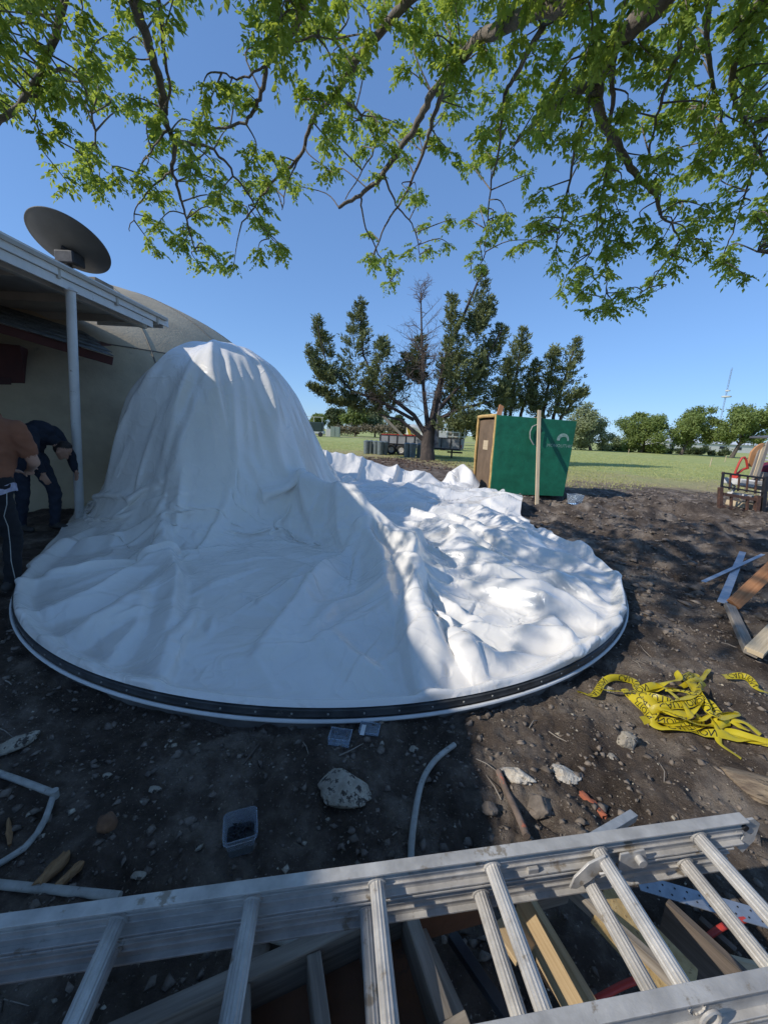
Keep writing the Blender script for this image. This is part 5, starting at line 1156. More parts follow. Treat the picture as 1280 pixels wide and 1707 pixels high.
q = MB(); P_ = [at(x, y, mY) for x, y in ((681, 728), (682, 713), (688, 712), (696, 715), (704, 721), (708, 730))]; q.tube(P_, [.22, .3, .32, .30, .28, .25], 8); q.build('arm', M_MACH, mach, True)
q = MB(); a, b = at(680, 712, mY - .3), at(684, 728, mY - .3); q.bar(a, b, .28, .28); q.build('dipper', M_YEL, mach, bevel=.03)
q = MB(); c = at(722, 728, mY + .5); q.box((c.x, c.y, 1.3), (2.6, 1.6, 1.1)); q.build('body', M_MACH, mach, bevel=.1)
q = MB(); q.box((c.x + .2, c.y, 2.25), (1.3, 1.4, .9)); q.build('cab', M_DARKSTEEL, mach, bevel=.05)
for s in (-1, 1): q = MB(); q.lathe([(.001, -.2), (.45, -.22), (.6, -.15), (.6, .15), (.45, .22), (.001, .2)], (c.x + s * .9, c.y - .9, .6), 20, Matrix.Rotation(math.pi / 2, 3, 'X')); q.build('wheel', M_BLACK, mach, True)
sY = 44; sc0 = at(755, 730, sY); scf = thing('white_frame_shelter', 'white frame shelter with flat roof and rails behind the trailer tail', 'shelter', (sc0.x, sY, 0))
for x in (737, 746, 756, 767, 776):
    q = MB(); a = at(x, 702, sY); q.bar((a.x, sY, 0), (a.x + .05, sY, a.z - (.6 if x > 760 else 0)), .10, .10); q.build('post', M_MACH, scf)
a, b = at(734, 702, sY), at(762, 704, sY); q = MB(); q.bar((a.x, sY, a.z), (b.x, sY, a.z - .05), 2.4, .28); q.build('roof', M_MACH, scf)
for y in (713, 719, 726): q = MB(); a = at(735, y, sY); b = at(778, y, sY); q.bar((a.x, sY - .1, a.z), (b.x, sY - .1, a.z - .05), .07, .07); q.build('rail', M_MACH, scf)
q = MB(); a = at(738, 716, sY + .5); q.box((a.x + 1.1, sY + .9, 1.2), (2.0, 1.2, 1.4)); q.build('tank', M_GREYWOOD, scf, bevel=.1)
iY = 34; ic = at(665, 730, iY); im = thing('farm_implement', 'red framed farm implement with a grey sloping boom behind the trash cans', 'implement', (ic.x, iY, 0))
for y0, x0, x1 in ((724, 636, 694), (728, 640, 690)): q = MB(); a, b = at(x0, y0, iY), at(x1, y0 + 2, iY); q.bar(a, b, .10, .14); q.build('beam', M_RED, im)
q = MB(); q.bar(at(638, 693, iY), at(671, 727, iY), .22, .22); q.build('boom', M_GREYWOOD, im)
for x in (645, 660, 676, 688): q = MB(); a = at(x, 724, iY); q.bar((a.x, iY, 0), (a.x, iY, a.z), .10, .10); q.build('leg', M_RED, im)
# far left: dark roofed truck, pale cabinet, track
lY = 70; c = at(523, 705, lY); tk = thing('parked_truck', 'dark green parked truck with open rack frame on its roof', 'truck', (c.x, lY, 0))
q = MB(); q.box((c.x, lY, 1.7), (3.4, 2.2, 1.6)); q.build('bed_cover', mat('dark_green_paint', (.03, .05, .045), rough=.4, bump=0), tk, bevel=.15)
q = MB(); q.box((c.x - .3, lY, .75), (4.4, 2.0, .5)); q.build('body', M_MACH, tk, bevel=.08)
for s in (-1.3, 1.4): q = MB(); q.lathe([(.001, -.12), (.4, -.12), (.42, .1), (.001, .12)], (c.x + s, lY - 1.0, .42), 18, Matrix.Rotation(math.pi / 2, 3, 'X')); q.build('wheel', M_BLACK, tk, True)
for s in (-1.5, 0, 1.5): q = MB(); q.bar((c.x + s, lY, 2.5), (c.x + s, lY, 3.4), .08, .08); q.build('rack_post', M_MACH, tk)
q = MB(); q.bar((c.x - 1.6, lY, 3.4), (c.x + 1.7, lY, 3.4), .1, .08); q.build('rack_rail', M_MACH, tk)
c = at(559, 712, 74); cb_ = thing('utility_cabinet', 'pale green metal utility cabinet at the far end of the field', 'cabinet', (c.x, 74, 0))
q = MB(); q.box((c.x, 74, .95), (1.7, 1.0, 1.9)); q.build('body', mat('pale_green_paint', (.30, .36, .29), rough=.6, bump=.05), cb_, bevel=.05)
q = MB(); q.box((c.x, 73.48, .95), (.03, .02, 1.6)); q.build('door_seam', M_DARKSTEEL, cb_)
q = MB(); q.box((c.x - 1.3, 74.2, .7), (.9, .9, 1.4)); solo('white_bin', q, M_MACH, 'small white bin beside the pale green cabinet', 'bin', (c.x - 1.3, 74.2, 0), bevel=.05)
q = MB(); n = 40
pts = [(-60 + k * 2.2, 80 + 3 * math.sin(k * .2), .035) for k in range(n)]
q.add([Vector(p) + Vector((0, w, 0)) for p in pts for w in (-1.6, 1.6)], [(2 * k, 2 * k + 2, 2 * k + 3, 2 * k + 1) for k in range(n - 1)])
o = q.build('path', mat('pale_gravel', (.42, .37, .29), (.33, .28, .21), scale=2, rough=.95, bump=.2), None); o['kind'] = 'structure'
# far right: long white building, mast
wY = 170; a, b = at(1085, 742, wY), at(1330, 750, wY); wb = thing('long_white_building', 'long low white building far beyond the windswept trees', 'building', ((a.x + b.x) / 2, wY, 0))
q = MB(); q.box(((a.x + b.x) / 2, wY, 1.6), ((b.x - a.x), 14, 3.4)); q.build('wall', M_MACH, wb)
q = MB(); M_ = Matrix.Identity(4); x0, x1 = a.x - .5, b.x + .5
q.add([(x0, wY - 7.6, 3.25), (x1, wY - 7.6, 3.25), (x1, wY, 4.5), (x0, wY, 4.5), (x1, wY + 7.6, 3.25), (x0, wY + 7.6, 3.25)], [(0, 1, 2, 3), (3, 2, 4, 5), (0, 3, 5), (1, 4, 2)]); q.build('roof', M_WHITEP, wb)
for k in range(9): q = MB(); x = a.x + 4 + k * (b.x - a.x - 8) / 8; q.box((x, wY - 7.05, 1.7), (2.2, .1, 1.1)); q.build('window', M_DARKSTEEL, wb)
mY2 = 260; g = at(1203, 690, mY2); tp = at(1213, 612, mY2); mst = thing('radio_mast', 'thin lattice radio mast with small dishes above the windswept trees', 'mast', (g.x, mY2, 0))
tw = .45; legs = [(tw * math.cos(a_), tw * math.sin(a_)) for a_ in (0, 2.09, 4.19)]
for x, y in legs: q = MB(); q.bar((g.x + x, mY2 + y, 0), (g.x + x, mY2 + y, tp.z), .08, .08); q.build('leg', M_GALV, mst)
q = MB()
for k in range(int(tp.z / 1.6)):
    for j in range(3): (x0, y0), (x1, y1) = legs[j], legs[(j + 1) % 3]; q.bar((g.x + x0, mY2 + y0, k * 1.6), (g.x + x1, mY2 + y1, k * 1.6 + 1.6), .06, .06)
o = q.build('bracing', M_GALV, mst); o['kind'] = 'stuff'
for py, w in ((651, 1.3), (661, 2.6)):
    a = at(1207, py, mY2); q = MB(); q.lathe([(.001, -.5), (w, -.35), (w, .35), (.001, .5)], (g.x, mY2 - .6, a.z), 14); q.build('antenna', M_MACH, mst, True)
# ------------------------------------------------------------------ grass, soil crumbs, gravel, cedar litter
def scatter(n, xr, yr, fn):
    x = RNG.uniform(*xr, n); y = RNG.uniform(*yr, n); k = fn(x, y) > RNG.random(n); return x[k], y[k]
def blades(x, y, hgt, wid, seed):
    rng = np.random.default_rng(seed); n = len(x); z = gh(x, y) - .01; a = rng.random(n) * 6.283; h = hgt * (.5 + rng.random(n)); ln = rng.normal(size=(n, 2)) * .5
    p = np.stack([x, y, z], 1); s = np.stack([np.cos(a), np.sin(a), 0 * a], 1) * wid
    tip = p + np.stack([ln[:, 0] * h, ln[:, 1] * h, h], 1)
    return np.stack([p - s, p + s, tip], 1).reshape(-1, 3), np.arange(3 * n).reshape(n, 3)
def gmask(x, y): return sstep(13, 17, y - np.minimum(np.maximum(6 - x, 0) * 1.35, 9.5) + 8 * pnoise(x * .28, y * .28, 77))
x, y = scatter(90000, (-14, 30), (12, 48), lambda x, y: gmask(x, y) * (np.abs(x) < y * 1.05) * np.clip(1.15 - y / 55, .15, 1))
V, F_ = blades(x, y, .07, .016, 3)
gr = np_mesh('grass', V, F_, mat('grass_blade', (.48, .47, .19), (.33, .34, .12), scale=1.2, rough=.8, bump=0, transl=.25)); gr['kind'] = 'stuff'; tag(gr, 'short green and straw coloured field grass', 'grass')
def crumbs(name, n, xr, yr, fn, s0, s1, m, label, cat, seed, flat=.6):
    rng = np.random.default_rng(seed); x, y = scatter(n, xr, yr, fn); n = len(x); z = gh(x, y); s = s0 * (s1 / s0) ** (rng.random(n) ** 2.2)
    base = np.array([(1, 0, 0), (-.5, .87, 0), (-.5, -.87, 0), (0, 0, 1), (.3, .5, -.7), (-.6, 0, .4)]); 
    oc = np.array([(1, 0, 0), (0, 1, 0), (-1, 0, 0), (0, -1, 0), (0, 0, 1), (0, 0, -1)], float); fc = np.array([(0, 1, 4), (1, 2, 4), (2, 3, 4), (3, 0, 4), (1, 0, 5), (2, 1, 5), (3, 2, 5), (0, 3, 5)])
    j = oc[None] * (1 + .55 * rng.normal(size=(n, 6, 1)).clip(-1, 1)) + rng.normal(size=(n, 6, 3)) * .18
    a = rng.random(n) * 6.283; ca, sa = np.cos(a)[:, None], np.sin(a)[:, None]
    X_ = j[..., 0] * ca - j[..., 1] * sa; Y_ = j[..., 0] * sa + j[..., 1] * ca
    V = np.stack([x[:, None] + X_ * s[:, None], y[:, None] + Y_ * s[:, None], z[:, None] + (j[..., 2] * flat + .15) * s[:, None]], -1).reshape(-1, 3)
    Fi = (fc[None] + (np.arange(n) * 6)[:, None, None]).reshape(-1, 3)
    o = np_mesh(name, V, Fi, m, smooth=False); o['kind'] = 'stuff'; return tag(o, label, cat)
outring = lambda x, y: (np.hypot(x - RC[0], y - RC[1]) > 3.2) * 1.0
crumbs('soil_crumbs', 38000, (-3.5, 5.5), (.1, 8), lambda x, y: outring(x, y) * np.clip(1.3 - .13 * y, .2, 1), .004, .024, M_CLOD, 'loose dark clay crumbs strewn over the bare soil', 'soil', 5)
crumbs('soil_clods', 12000, (1.5, 12), (3, 13.5), lambda x, y: outring(x, y) * (.35 + .65 * (pnoise(x * .6, y * 1.2, 88) > 0)), .010, .070, M_CLOD, 'bigger turned clay clods in the tyre ruts', 'soil', 6, .5)
crumbs('gravel', 5200, (-3, 4.5), (.2, 5), lambda x, y: outring(x, y) * np.clip(.9 - .1 * y, .2, 1), .003, .014, M_LIME, 'tiny pale limestone chips scattered over the soil', 'gravel', 7)
def sticks(n, seed):
    rng = random.Random(seed); q = MB()
    for _ in range(n):
        x, y = rng.uniform(-2.5, 5), rng.uniform(.4, 7)
        if math.hypot(x - RC[0], y - RC[1]) < 3.35: continue
        a = rng.uniform(0, 6.28); L = rng.uniform(.03, .16); p0 = Vector((x, y, gz(x, y) + .004)); x1, y1 = x + L * math.cos(a), y + L * math.sin(a); p1 = Vector((x1, y1, gz(x1, y1) + .006)); m_ = (p0 + p1) / 2 + Vector((rng.gauss(0, .01), rng.gauss(0, .01), .008))
        r = rng.uniform(.0015, .004); q.tube([p0, m_, p1], [r, r * .9, r * .5], 5)
    return q
o = sticks(260, 3).build('twig_litter', M_GREYWOOD, None); o['kind'] = 'stuff'; tag(o, 'thin dry twigs and root bits littering the soil', 'twigs')
crumbs('cedar_litter', 9000, (-4, 4.5), (15, 23.5), lambda x, y: np.exp(-((x - .8) / 2.8) ** 2 - ((y - 20) / 2.6) ** 2), .02, .09, mat('brown_litter', (.16, .10, .07), (.07, .045, .032), scale=3, bump=0), 'brown bark and litter mounded round the cedar', 'litter', 8, .35)
# ------------------------------------------------------------------ big tree overhead
rngT = np.random.default_rng(12); rT = random.Random(12)
def depth_at(px, py): return 4.0 + 1.8 * min(max((py + 100) / 620, 0), 1.15) + .35 * math.sin(px * .011)
def TD(px, py, d=None):
    r = ray(px, py).normalized(); return CAMP + r * (d if d is not None else depth_at(px, py))
tb0 = Vector((4.6, -2.6, 0)); tree = thing('shade_tree', 'large leafy shade tree with grey limbs reaching over the membrane from behind', 'tree', tuple(tb0))
M_TBARK = mat('grey_bark', (.26, .22, .18), (.12, .10, .085), scale=10, sc=(1, 1, .5), rough=.95, bump=1.0, bscale=30, bdist=.02)
BR = [ # pixel path, start radius, end radius
    ([(1010, -90), (950, -5), (900, 12), (840, 40), (785, 75), (755, 115), (715, 165), (685, 222), (640, 288), (600, 325), (565, 345)], .085, .016),
    ([(737, 150), (718, 210), (705, 255), (675, 325), (640, 378), (618, 440)], .030, .007),
    ([(1180, -110), (1100, 0), (1040, 55), (1010, 100), (995, 145), (1002, 195), (1035, 250), (1060, 290), (1090, 322), (1100, 355)], .095, .014),
    ([(997, 148), (960, 150), (920, 180), (885, 212), (850, 240)], .050, .010),
    ([(1022, 98), (1020, 175), (1010, 280), (1000, 350), (985, 420)], .026, .006),
    ([(1300, -70), (1267, 0), (1235, 65), (1220, 145), (1240, 200), (1262, 245)], .045, .010),
    ([(1180, -30), (1182, 100), (1195, 165), (1210, 230)], .026, .007),
    ([(985, 160), (960, 240), (940, 350), (928, 400)], .022, .005), ([(1140, 40), (1115, 130), (1090, 210), (1080, 290)], .022, .006),
    ([(905, 45), (860, 125), (840, 165), (832, 240), (815, 330), (808, 420)], .028, .005), ([(808, 420), (800, 440), (782, 455)], .010, .004),
    ([(200, -80), (220, 0), (245, 65), (265, 130), (275, 200), (292, 240), (288, 280), (300, 325), (312, 365), (326, 420)], .055, .006),
    ([(292, 240), (350, 246), (390, 290), (430, 350), (450, 400)], .020, .005), ([(262, -20), (272, 75), (282, 150), (278, 200)], .020, .008),
    ([(288, 282), (262, 305), (230, 340), (215, 385)], .014, .004), ([(278, 215), (245, 260), (220, 310)], .012, .004),
    ([(545, -60), (510, 0), (485, 55), (445, 110), (430, 170), (400, 205), (350, 215)], .040, .008),
    ([(445, 110), (400, 130), (370, 120)], .012, .005), ([(470, 85), (520, 60), (560, 70)], .012, .004),
    ([(720, -40), (660, 20), (600, 95), (565, 150), (520, 200), (500, 260), (450, 305), (405, 370)], .050, .006),
    ([(560, 155), (600, 190), (625, 240), (600, 290), (575, 330)], .016, .005), ([(500, 260), (480, 300), (470, 350)], .012, .004),
    ([(120, -60), (90, 60), (60, 135), (30, 175), (-10, 210)], .030, .020), ([(75, 110), (130, 130), (150, 180), (160, 235), (165, 270)], .016, .005), ([(62, 140), (60, 190), (68, 240)], .010, .004),
    ([(640, 288), (660, 340), (690, 380), (700, 430)], .016, .005), ([(600, 325), (610, 380), (640, 440), (650, 470)], .014, .005), ([(1100, 355), (1130, 400), (1100, 450), (1060, 500)], .014, .004),
    ([(1000, 350), (1010, 420), (1010, 480), (1000, 520)], .012, .004), ([(1262, 245), (1240, 330), (1215, 400), (1200, 440)], .014, .004), ([(1262, 245), (1290, 330), (1260, 420)], .014, .004)]
allP = []; allR = []
def smooth_path(P3, k=6):
    pts = []
    for i in range(len(P3) - 1):
        p0, p1, p2, p3 = P3[max(i - 1, 0)], P3[i], P3[i + 1], P3[min(i + 2, len(P3) - 1)]
        for t in np.linspace(0, 1, k, endpoint=False): pts.append(.5 * ((2 * p1) + (-p0 + p2) * t + (2 * p0 - 5 * p1 + 4 * p2 - p3) * t * t + (-p0 + 3 * p1 - 3 * p2 + p3) * t ** 3))
    return pts + [P3[-1]]
for path, r0, r1 in BR:
    pts = smooth_path([TD(*p) for p in path]); m = len(pts)
    pts = [p + Vector((rT.gauss(0, 1), rT.gauss(0, 1), rT.gauss(0, 1))) * .006 for p in pts]
    rad = [.8 * r0 + (r1 - .8 * r0) * (i / (m - 1)) ** .75 for i in range(m)]
    q = MB(); q.tube(pts, rad, 10 if r0 > .03 else 7); q.build('limb', M_TBARK, tree, 2); allP += pts; allR += rad
# limbs that carry on to the trunk behind and to the right of the camera
fork = Vector((4.2, -2.2, 3.2))
q = limb([tb0 - Vector((0, 0, .3)), tb0 + Vector((-.05, .05, 1.2)), tb0 + Vector((-.2, .2, 2.4)), fork], .42, .30, 16); q.build('trunk', M_TBARK, tree, True)
for path, r0, r1 in (BR[0], BR[2], BR[5], BR[11], BR[16], BR[19], BR[22]):
    e = TD(*path[0]); mid = fork.lerp(e, .5) + Vector((0, 0, .9)); pts = smooth_path([fork, fork.lerp(mid, .5) + Vector((0, 0, .3)), mid, e.lerp(mid, .35) + Vector((0, 0, .1)), e])
    m = len(pts); q = MB(); q.tube(pts, [r0 * 1.9 + (r0 - r0 * 1.9) * i / (m - 1) for i in range(m)], 10); q.build('limb', M_TBARK, tree, 2); allP += pts[6:]
for path, r0 in (([fork, (2.0, -1.6, 5.0), (-.8, -.9, 5.7), (-3.0, .2, 5.6), (-4.8, 1.2, 5.3), (-6.4, 1.9, 5.0)], .13), ([(-3.0, .2, 5.6), (-3.9, 1.6, 5.3), (-4.2, 2.6, 4.9)], .04), ([(-4.8, 1.2, 5.3), (-5.6, .6, 5.5), (-6.6, .3, 5.6)], .035),
                 ([(2.0, -1.6, 5.0), (1.4, -.4, 5.4), (.6, .9, 5.6)], .06), ([fork, (5.0, -1.0, 4.9), (5.6, .3, 5.5), (6.2, 1.4, 5.6)], .10), ([fork, (4.0, -3.4, 5.0), (3.0, -4.2, 5.8)], .09), ([fork, (5.6, -3.2, 5.0), (6.6, -3.6, 5.8)], .08), ([(-.8, -.9, 5.7), (-1.0, -2.2, 5.9), (-.6, -3.6, 6.0)], .05)):
    pts = smooth_path([Vector(p) for p in path]); m = len(pts); q = MB(); q.tube(pts, [r0 + (.012 - r0) * (i / (m - 1)) ** .8 for i in range(m)], 9); q.build('limb', M_TBARK, tree, 2); allP += pts
# leaf clumps: positions spread in depth, hung on twigs from the nearest limb
yb_x = [-400, 0, 40, 75, 130, 165, 185, 215, 250, 340, 420, 470, 500, 560, 610, 650, 700, 760, 800, 850, 880, 930, 980, 1040, 1080, 1115, 1160, 1210, 1280, 1700]
yb_y = [250, 150, 190, 285, 320, 320, 210, 400, 435, 450, 440, 420, 350, 330, 430, 480, 440, 440, 470, 430, 460, 490, 520, 520, 500, 460, 400, 460, 470, 480]
HOLES = [(328, 60, 48, 80), (190, 185, 16, 60), (25, 205, 42, 36), (872, 78, 26, 26), (575, 255, 18, 40), (470, 205, 20, 34), (95, 230, 20, 40), (520, 110, 24, 34), (385, 60, 18, 26), (590, 40, 24, 30), (690, 110, 22, 30), (1120, 130, 22, 40), (1050, 60, 18, 30), (740, 330, 22, 34), (860, 330, 24, 30), (420, 230, 22, 24), (340, 330, 16, 22), (530, 300, 20, 26), (950, 110, 20, 22)]
centers = []
tries = 0
while len(centers) < 640 and tries < 60000:
    tries += 1
    px = rT.uniform(-250, 1520); py = rT.uniform(-330, 530); lim = float(np.interp(px, yb_x, yb_y)) + 4
    if py > lim: continue
    if any(((px - a) / c) ** 2 + ((py - b) / d) ** 2 < 1 for a, b, c, d in HOLES): continue
    w = (.62 + .55 * float(pnoise(px * .012, py * .012, 91)) + .12 * (px > 880)) * (.45 if py < -40 else 1)
    if 190 < px < 230 and 60 < py < 330: w *= .35
    if rT.random() > w: continue
    d = depth_at(px, py) + rT.uniform(-.55, .8); c = TD(px, py, d)
    if any((c - o).length < .14 for o in centers): continue
    centers.append(c)
n_front = len(centers)
tries = 0
while len(centers) < n_front + 230 and tries < 20000:     # unseen crown over and behind the camera, added to cut sky fill below
    tries += 1; c = Vector((rT.uniform(-6.5, 7), rT.uniform(-4.5, 2.2), rT.uniform(4.3, 6.8)))
    if c.z - CAM_H < c.y * 1.35: continue
    if pnoise(c.x * .7, c.y * .7, 95) < -.05: continue
    if c.x < -1.3 and not (c.x < -2.2 and c.y > .4): continue
    centers.append(c)
for _ in range(400):                # the crown's left side, over the porch roof
    c = Vector((rT.uniform(-7.0, -2.4), rT.uniform(-.2, 3.6), rT.uniform(4.4, 6.2)))
    if c.y > -c.x * .75 or pnoise(c.x * 1.1, c.y * 1.1, 97) < .08: continue
    if any((c - o).length < .22 for o in centers): continue
    centers.append(c)
AP = np.array([tuple(p) for p in allP]); q = MB(); pr = []
for c in centers:
    dd = np.linalg.norm(AP - np.array(c), axis=1); i = int(np.argmin(dd + .35 * np.abs(AP[:, 2] - c.z - .25))); p = Vector(AP[i]); L = (c - p).length
    if L > 3.0: pr.append(Vector((0, 0, -1))); continue
    mid = p.lerp(c, .5) + Vector((rT.gauss(0, .06), rT.gauss(0, .06), .10 * L)); q.tube(smooth_path([p, mid, c], 4), [.0065 + .002 * L - .0045 * k / 8 for k in range(9)], 5, cap=False); pr.append((c - mid).normalized())
tw_ = q.build('twigs', M_TBARK, tree, True); tw_['kind'] = 'stuff'
# pinnate leaves
LV = []; leaflets = 0
def pinnate(C, dirs):
    rng = rngT; n = len(C); nl = 11; out = []
    for c, d in zip(C, dirs):
        k = rng.integers(9, 15)
        for _ in range(k):
            a = rng.random() * 6.283; v = np.array([math.cos(a), math.sin(a), rng.uniform(-.9, .35)]) + np.array(d) * .5; v /= np.linalg.norm(v)
            L = rng.uniform(.07, .14); s = np.linspace(.18, 1, nl // 2 + 1); o = np.array(c) - np.array(d) * rng.uniform(0, .16) + rng.normal(size=3) * .02
            rach = o + np.outer(s * L, v) + np.outer(s * s, np.array([0, 0, -.25 * L])); side = np.cross(v, (0, 0, 1)); side /= np.linalg.norm(side) + 1e-6
            tdir = v + np.array([0, 0, -.35]); tdir /= np.linalg.norm(tdir)
            for j, p in enumerate(rach):
                for sg in ((-1, 1) if j < len(rach) - 1 else (0,)):
                    ld = side * sg * .9 + tdir * (.55 if sg else 1) + np.array([0, 0, -.22]) + rng.normal(size=3) * .22; ld /= np.linalg.norm(ld); out.append((p, ld))
    return out
LL = pinnate(centers, pr); Pp = np.array([l[0] for l in LL]); Dd = np.array([l[1] for l in LL]); n = len(LL)
wv = np.cross(Dd, rngT.normal(size=(n, 3)) * .6 + np.array([0, 0, 1.0])); wv /= np.linalg.norm(wv, axis=1, keepdims=True) + 1e-6; nv = np.cross(wv, Dd)
ll = (.041 * (.6 + .8 * rngT.random(n)))[:, None]; ww = ll * .29
V = np.stack([Pp, Pp + Dd * ll * .42 + wv * ww - nv * ll * .04, Pp + Dd * ll + nv * ll * -.14, Pp + Dd * ll * .42 - wv * ww - nv * ll * .04, Pp + Dd * ll * .45 + nv * ll * .03], 1).reshape(-1, 3)
b_ = (np.arange(n) * 5)[:, None]; F_ = np.concatenate([b_ + np.array([[0, 1, 4]]), b_ + np.array([[1, 2, 4]]), b_ + np.array([[2, 3, 4]]), b_ + np.array([[3, 0, 4]])])
M_LEAF = mat('shade_tree_leaf', (.36, .46, .10), (.12, .22, .045), scale=7, rough=.5, bump=0, transl=.45, spec=.35)
cr = np_mesh('crown', V, F_, M_LEAF, tree, off=tuple(tb0)); cr['kind'] = 'stuff'
print('leaflets', n, 'clumps', len(centers))
# ------------------------------------------------------------------ people
def capsule(q, p0, r0, p1, r1, n=14):
    p0, p1 = Vector(p0), Vector(p1); d = (p1 - p0); L = d.length; d = d / max(L, 1e-6)
    pts = []; rs = []
    for k in range(5): a = math.pi / 2 * (1 - k / 5); pts.append(p0 - d * r0 * math.sin(a)); rs.append(max(.002, r0 * math.cos(a)))
    for k in range(5): t = k / 4; pts.append(p0.lerp(p1, t)); rs.append(r0 + (r1 - r0) * t)
    for k in range(1, 6): a = math.pi / 2 * k / 5; pts.append(p1 + d * r1 * math.sin(a)); rs.append(max(.002, r1 * math.cos(a)))
    q.tube(pts, rs, n)
def figure(name, label, base, caps, mats_, voxel=.011, shirt_noise=.012):
    q = MB()
    for p0, r0, p1, r1, tg_ in caps: capsule(q, p0, r0, p1, r1)
    t = q.build(name + '_tmp', None, None)
    md = t.modifiers.new('r', 'REMESH'); md.mode = 'VOXEL'; md.voxel_size = voxel; md.use_smooth_shade = True
    sm = t.modifiers.new('s', 'SMOOTH'); sm.iterations = 6; sm.factor = .5
    dg = bpy.context.evaluated_depsgraph_get(); dg.update(); me = bpy.data.meshes.new_from_object(t.evaluated_get(dg)); bpy.data.objects.remove(t)
    me.name = name
    n = len(me.vertices); co = np.empty(n * 3, np.float32); me.vertices.foreach_get('co', co); co = co.reshape(-1, 3)
    tags = sorted(mats_); best = np.full(n, 9e9); lab = np.zeros(n, int)
    for p0, r0, p1, r1, tg_ in caps:
        a = np.array(p0); b = np.array(p1); ab = b - a; tt = np.clip(((co - a) @ ab) / (ab @ ab), 0, 1); d = np.linalg.norm(co - a - tt[:, None] * ab, axis=1) - (r0 + (r1 - r0) * tt)
        m = d < best; best = np.where(m, d, best); lab = np.where(m, tags.index(tg_), lab)
    # cloth wrinkles
    nn = np.empty(n * 3, np.float32); me.vertices.foreach_get('normal', nn); nn = nn.reshape(-1, 3)
    cl = np.isin(lab, [i for i, t_ in enumerate(tags) if t_ in ('shirt', 'pants')])
    w = (1 - np.abs(pnoise(co[:, 0] * 7 + co[:, 1] * 6, co[:, 2] * 10 + co[:, 0] * 5, 7)) * 2) * shirt_noise
    co = co + nn * (w * cl)[:, None] * .8; me.vertices.foreach_set('co', (co - np.array(base)).astype(np.float32).ravel())
    for t_ in tags: me.materials.append(mats_[t_])
    np_ = len(me.polygons); ls = np.empty(np_, np.int32); me.polygons.foreach_get('loop_start', ls); li = np.empty(len(me.loops), np.int32); me.loops.foreach_get('vertex_index', li)
    me.polygons.foreach_set('material_index', lab[li[ls]].astype(np.int32)); me.polygons.foreach_set('use_smooth', np.ones(np_, bool)); me.update()
    o = bpy.data.objects.new(name, me); COL.objects.link(o); o.location = base; return tag(o, label, 'person')
M_SKIN = mat('skin', (.42, .24, .165), (.36, .20, .13), scale=12, rough=.55, bump=.1)
M_BROWNSH = mat('rust_brown_cotton', (.26, .105, .055), (.20, .08, .042), scale=8, rough=.9, bump=.3, bscale=25)
M_NAVY = mat('navy_cotton', (.018, .022, .034), (.012, .014, .022), scale=8, rough=.9, bump=.3, bscale=25)
M_JEAN = mat('dark_denim', (.022, .028, .045), (.014, .017, .028), scale=12, rough=.9, bump=.3, bscale=80)
M_BLACKP = mat('black_trousers', (.014, .014, .017), (.010, .010, .011), scale=8, rough=.9, bump=.3, bscale=40)
M_HAIR = mat('dark_hair', (.03, .02, .015), rough=.6, bump=.5, bscale=90)
M_SHOE = mat('dark_shoe', (.05, .045, .04), rough=.7, bump=.2)
def hand(caps, wrist, d, palm_up, curl, tg_='skin', s=1.0):
    """palm, four fingers of unequal length and a thumb from the palm's side"""
    d = Vector(d).normalized(); u = Vector(palm_up); u = (u - d * u.dot(d)).normalized(); w = d.cross(u); W_ = Vector(wrist)
    for k in (-1, 0, 1): caps.append((tuple(W_ + w * .012 * k * s), .015 * s, tuple(W_ + d * .085 * s + w * .026 * k * s), .013 * s, tg_))
    for k, L in enumerate((.070, .080, .074, .058)):
        b0 = W_ + d * .085 * s + w * (-.033 + .022 * k) * s; a = b0 + (d * math.cos(curl * .5) + u * math.sin(curl * .5)) * L * .45 * s
        c = a + (d * math.cos(curl) + u * math.sin(curl)) * L * .33 * s; e = c + (d * math.cos(curl * 1.6) + u * math.sin(curl * 1.6)) * L * .25 * s
        caps += [(tuple(b0), .0095 * s, tuple(a), .009 * s, tg_), (tuple(a), .009 * s, tuple(c), .0085 * s, tg_), (tuple(c), .0085 * s, tuple(e), .0075 * s, tg_)]
    t0 = W_ + d * .025 * s - w * .03 * s; t1 = t0 + (d * .7 - w * .7) * .035 * s; t2 = t1 + (d * .9 - w * .2 + u * .3) * .03 * s
    caps += [(tuple(t0), .012 * s, tuple(t1), .010 * s, tg_), (tuple(t1), .010 * s, tuple(t2), .0085 * s, tg_)]
def head(caps, c, fwd, up, hair=True):
    c = Vector(c); f = Vector(fwd).normalized(); u = Vector(up); u = (u - f * u.dot(f)).normalized(); r = f.cross(u)
    caps.append((tuple(c + u * .03 - f * .01), .085, tuple(c - u * .03 + f * .012), .072, 'skin')); caps.append((tuple(c - u * .07 + f * .035), .040, tuple(c - u * .085 + f * .05), .034, 'skin'))
    caps.append((tuple(c + u * .005 + f * .085), .010, tuple(c - u * .03 + f * .105), .014, 'skin'))
    for s in (-1, 1): caps.append((tuple(c + r * .080 * s - u * .01), .018, tuple(c + r * .083 * s - u * .035), .012, 'skin')); caps.append((tuple(c + u * .022 + f * .078 + r * .032 * s), .012, tuple(c + u * .022 + f * .080 + r * .036 * s), .012, 'skin'))
    caps.append((tuple(c - u * .055 + f * .078 + r * .02), .009, tuple(c - u * .055 + f * .078 - r * .02), .009, 'skin'))
    caps.append((tuple(c + u * .055 - f * .03), .080, tuple(c - u * .02 - f * .045), .070, 'hair'))
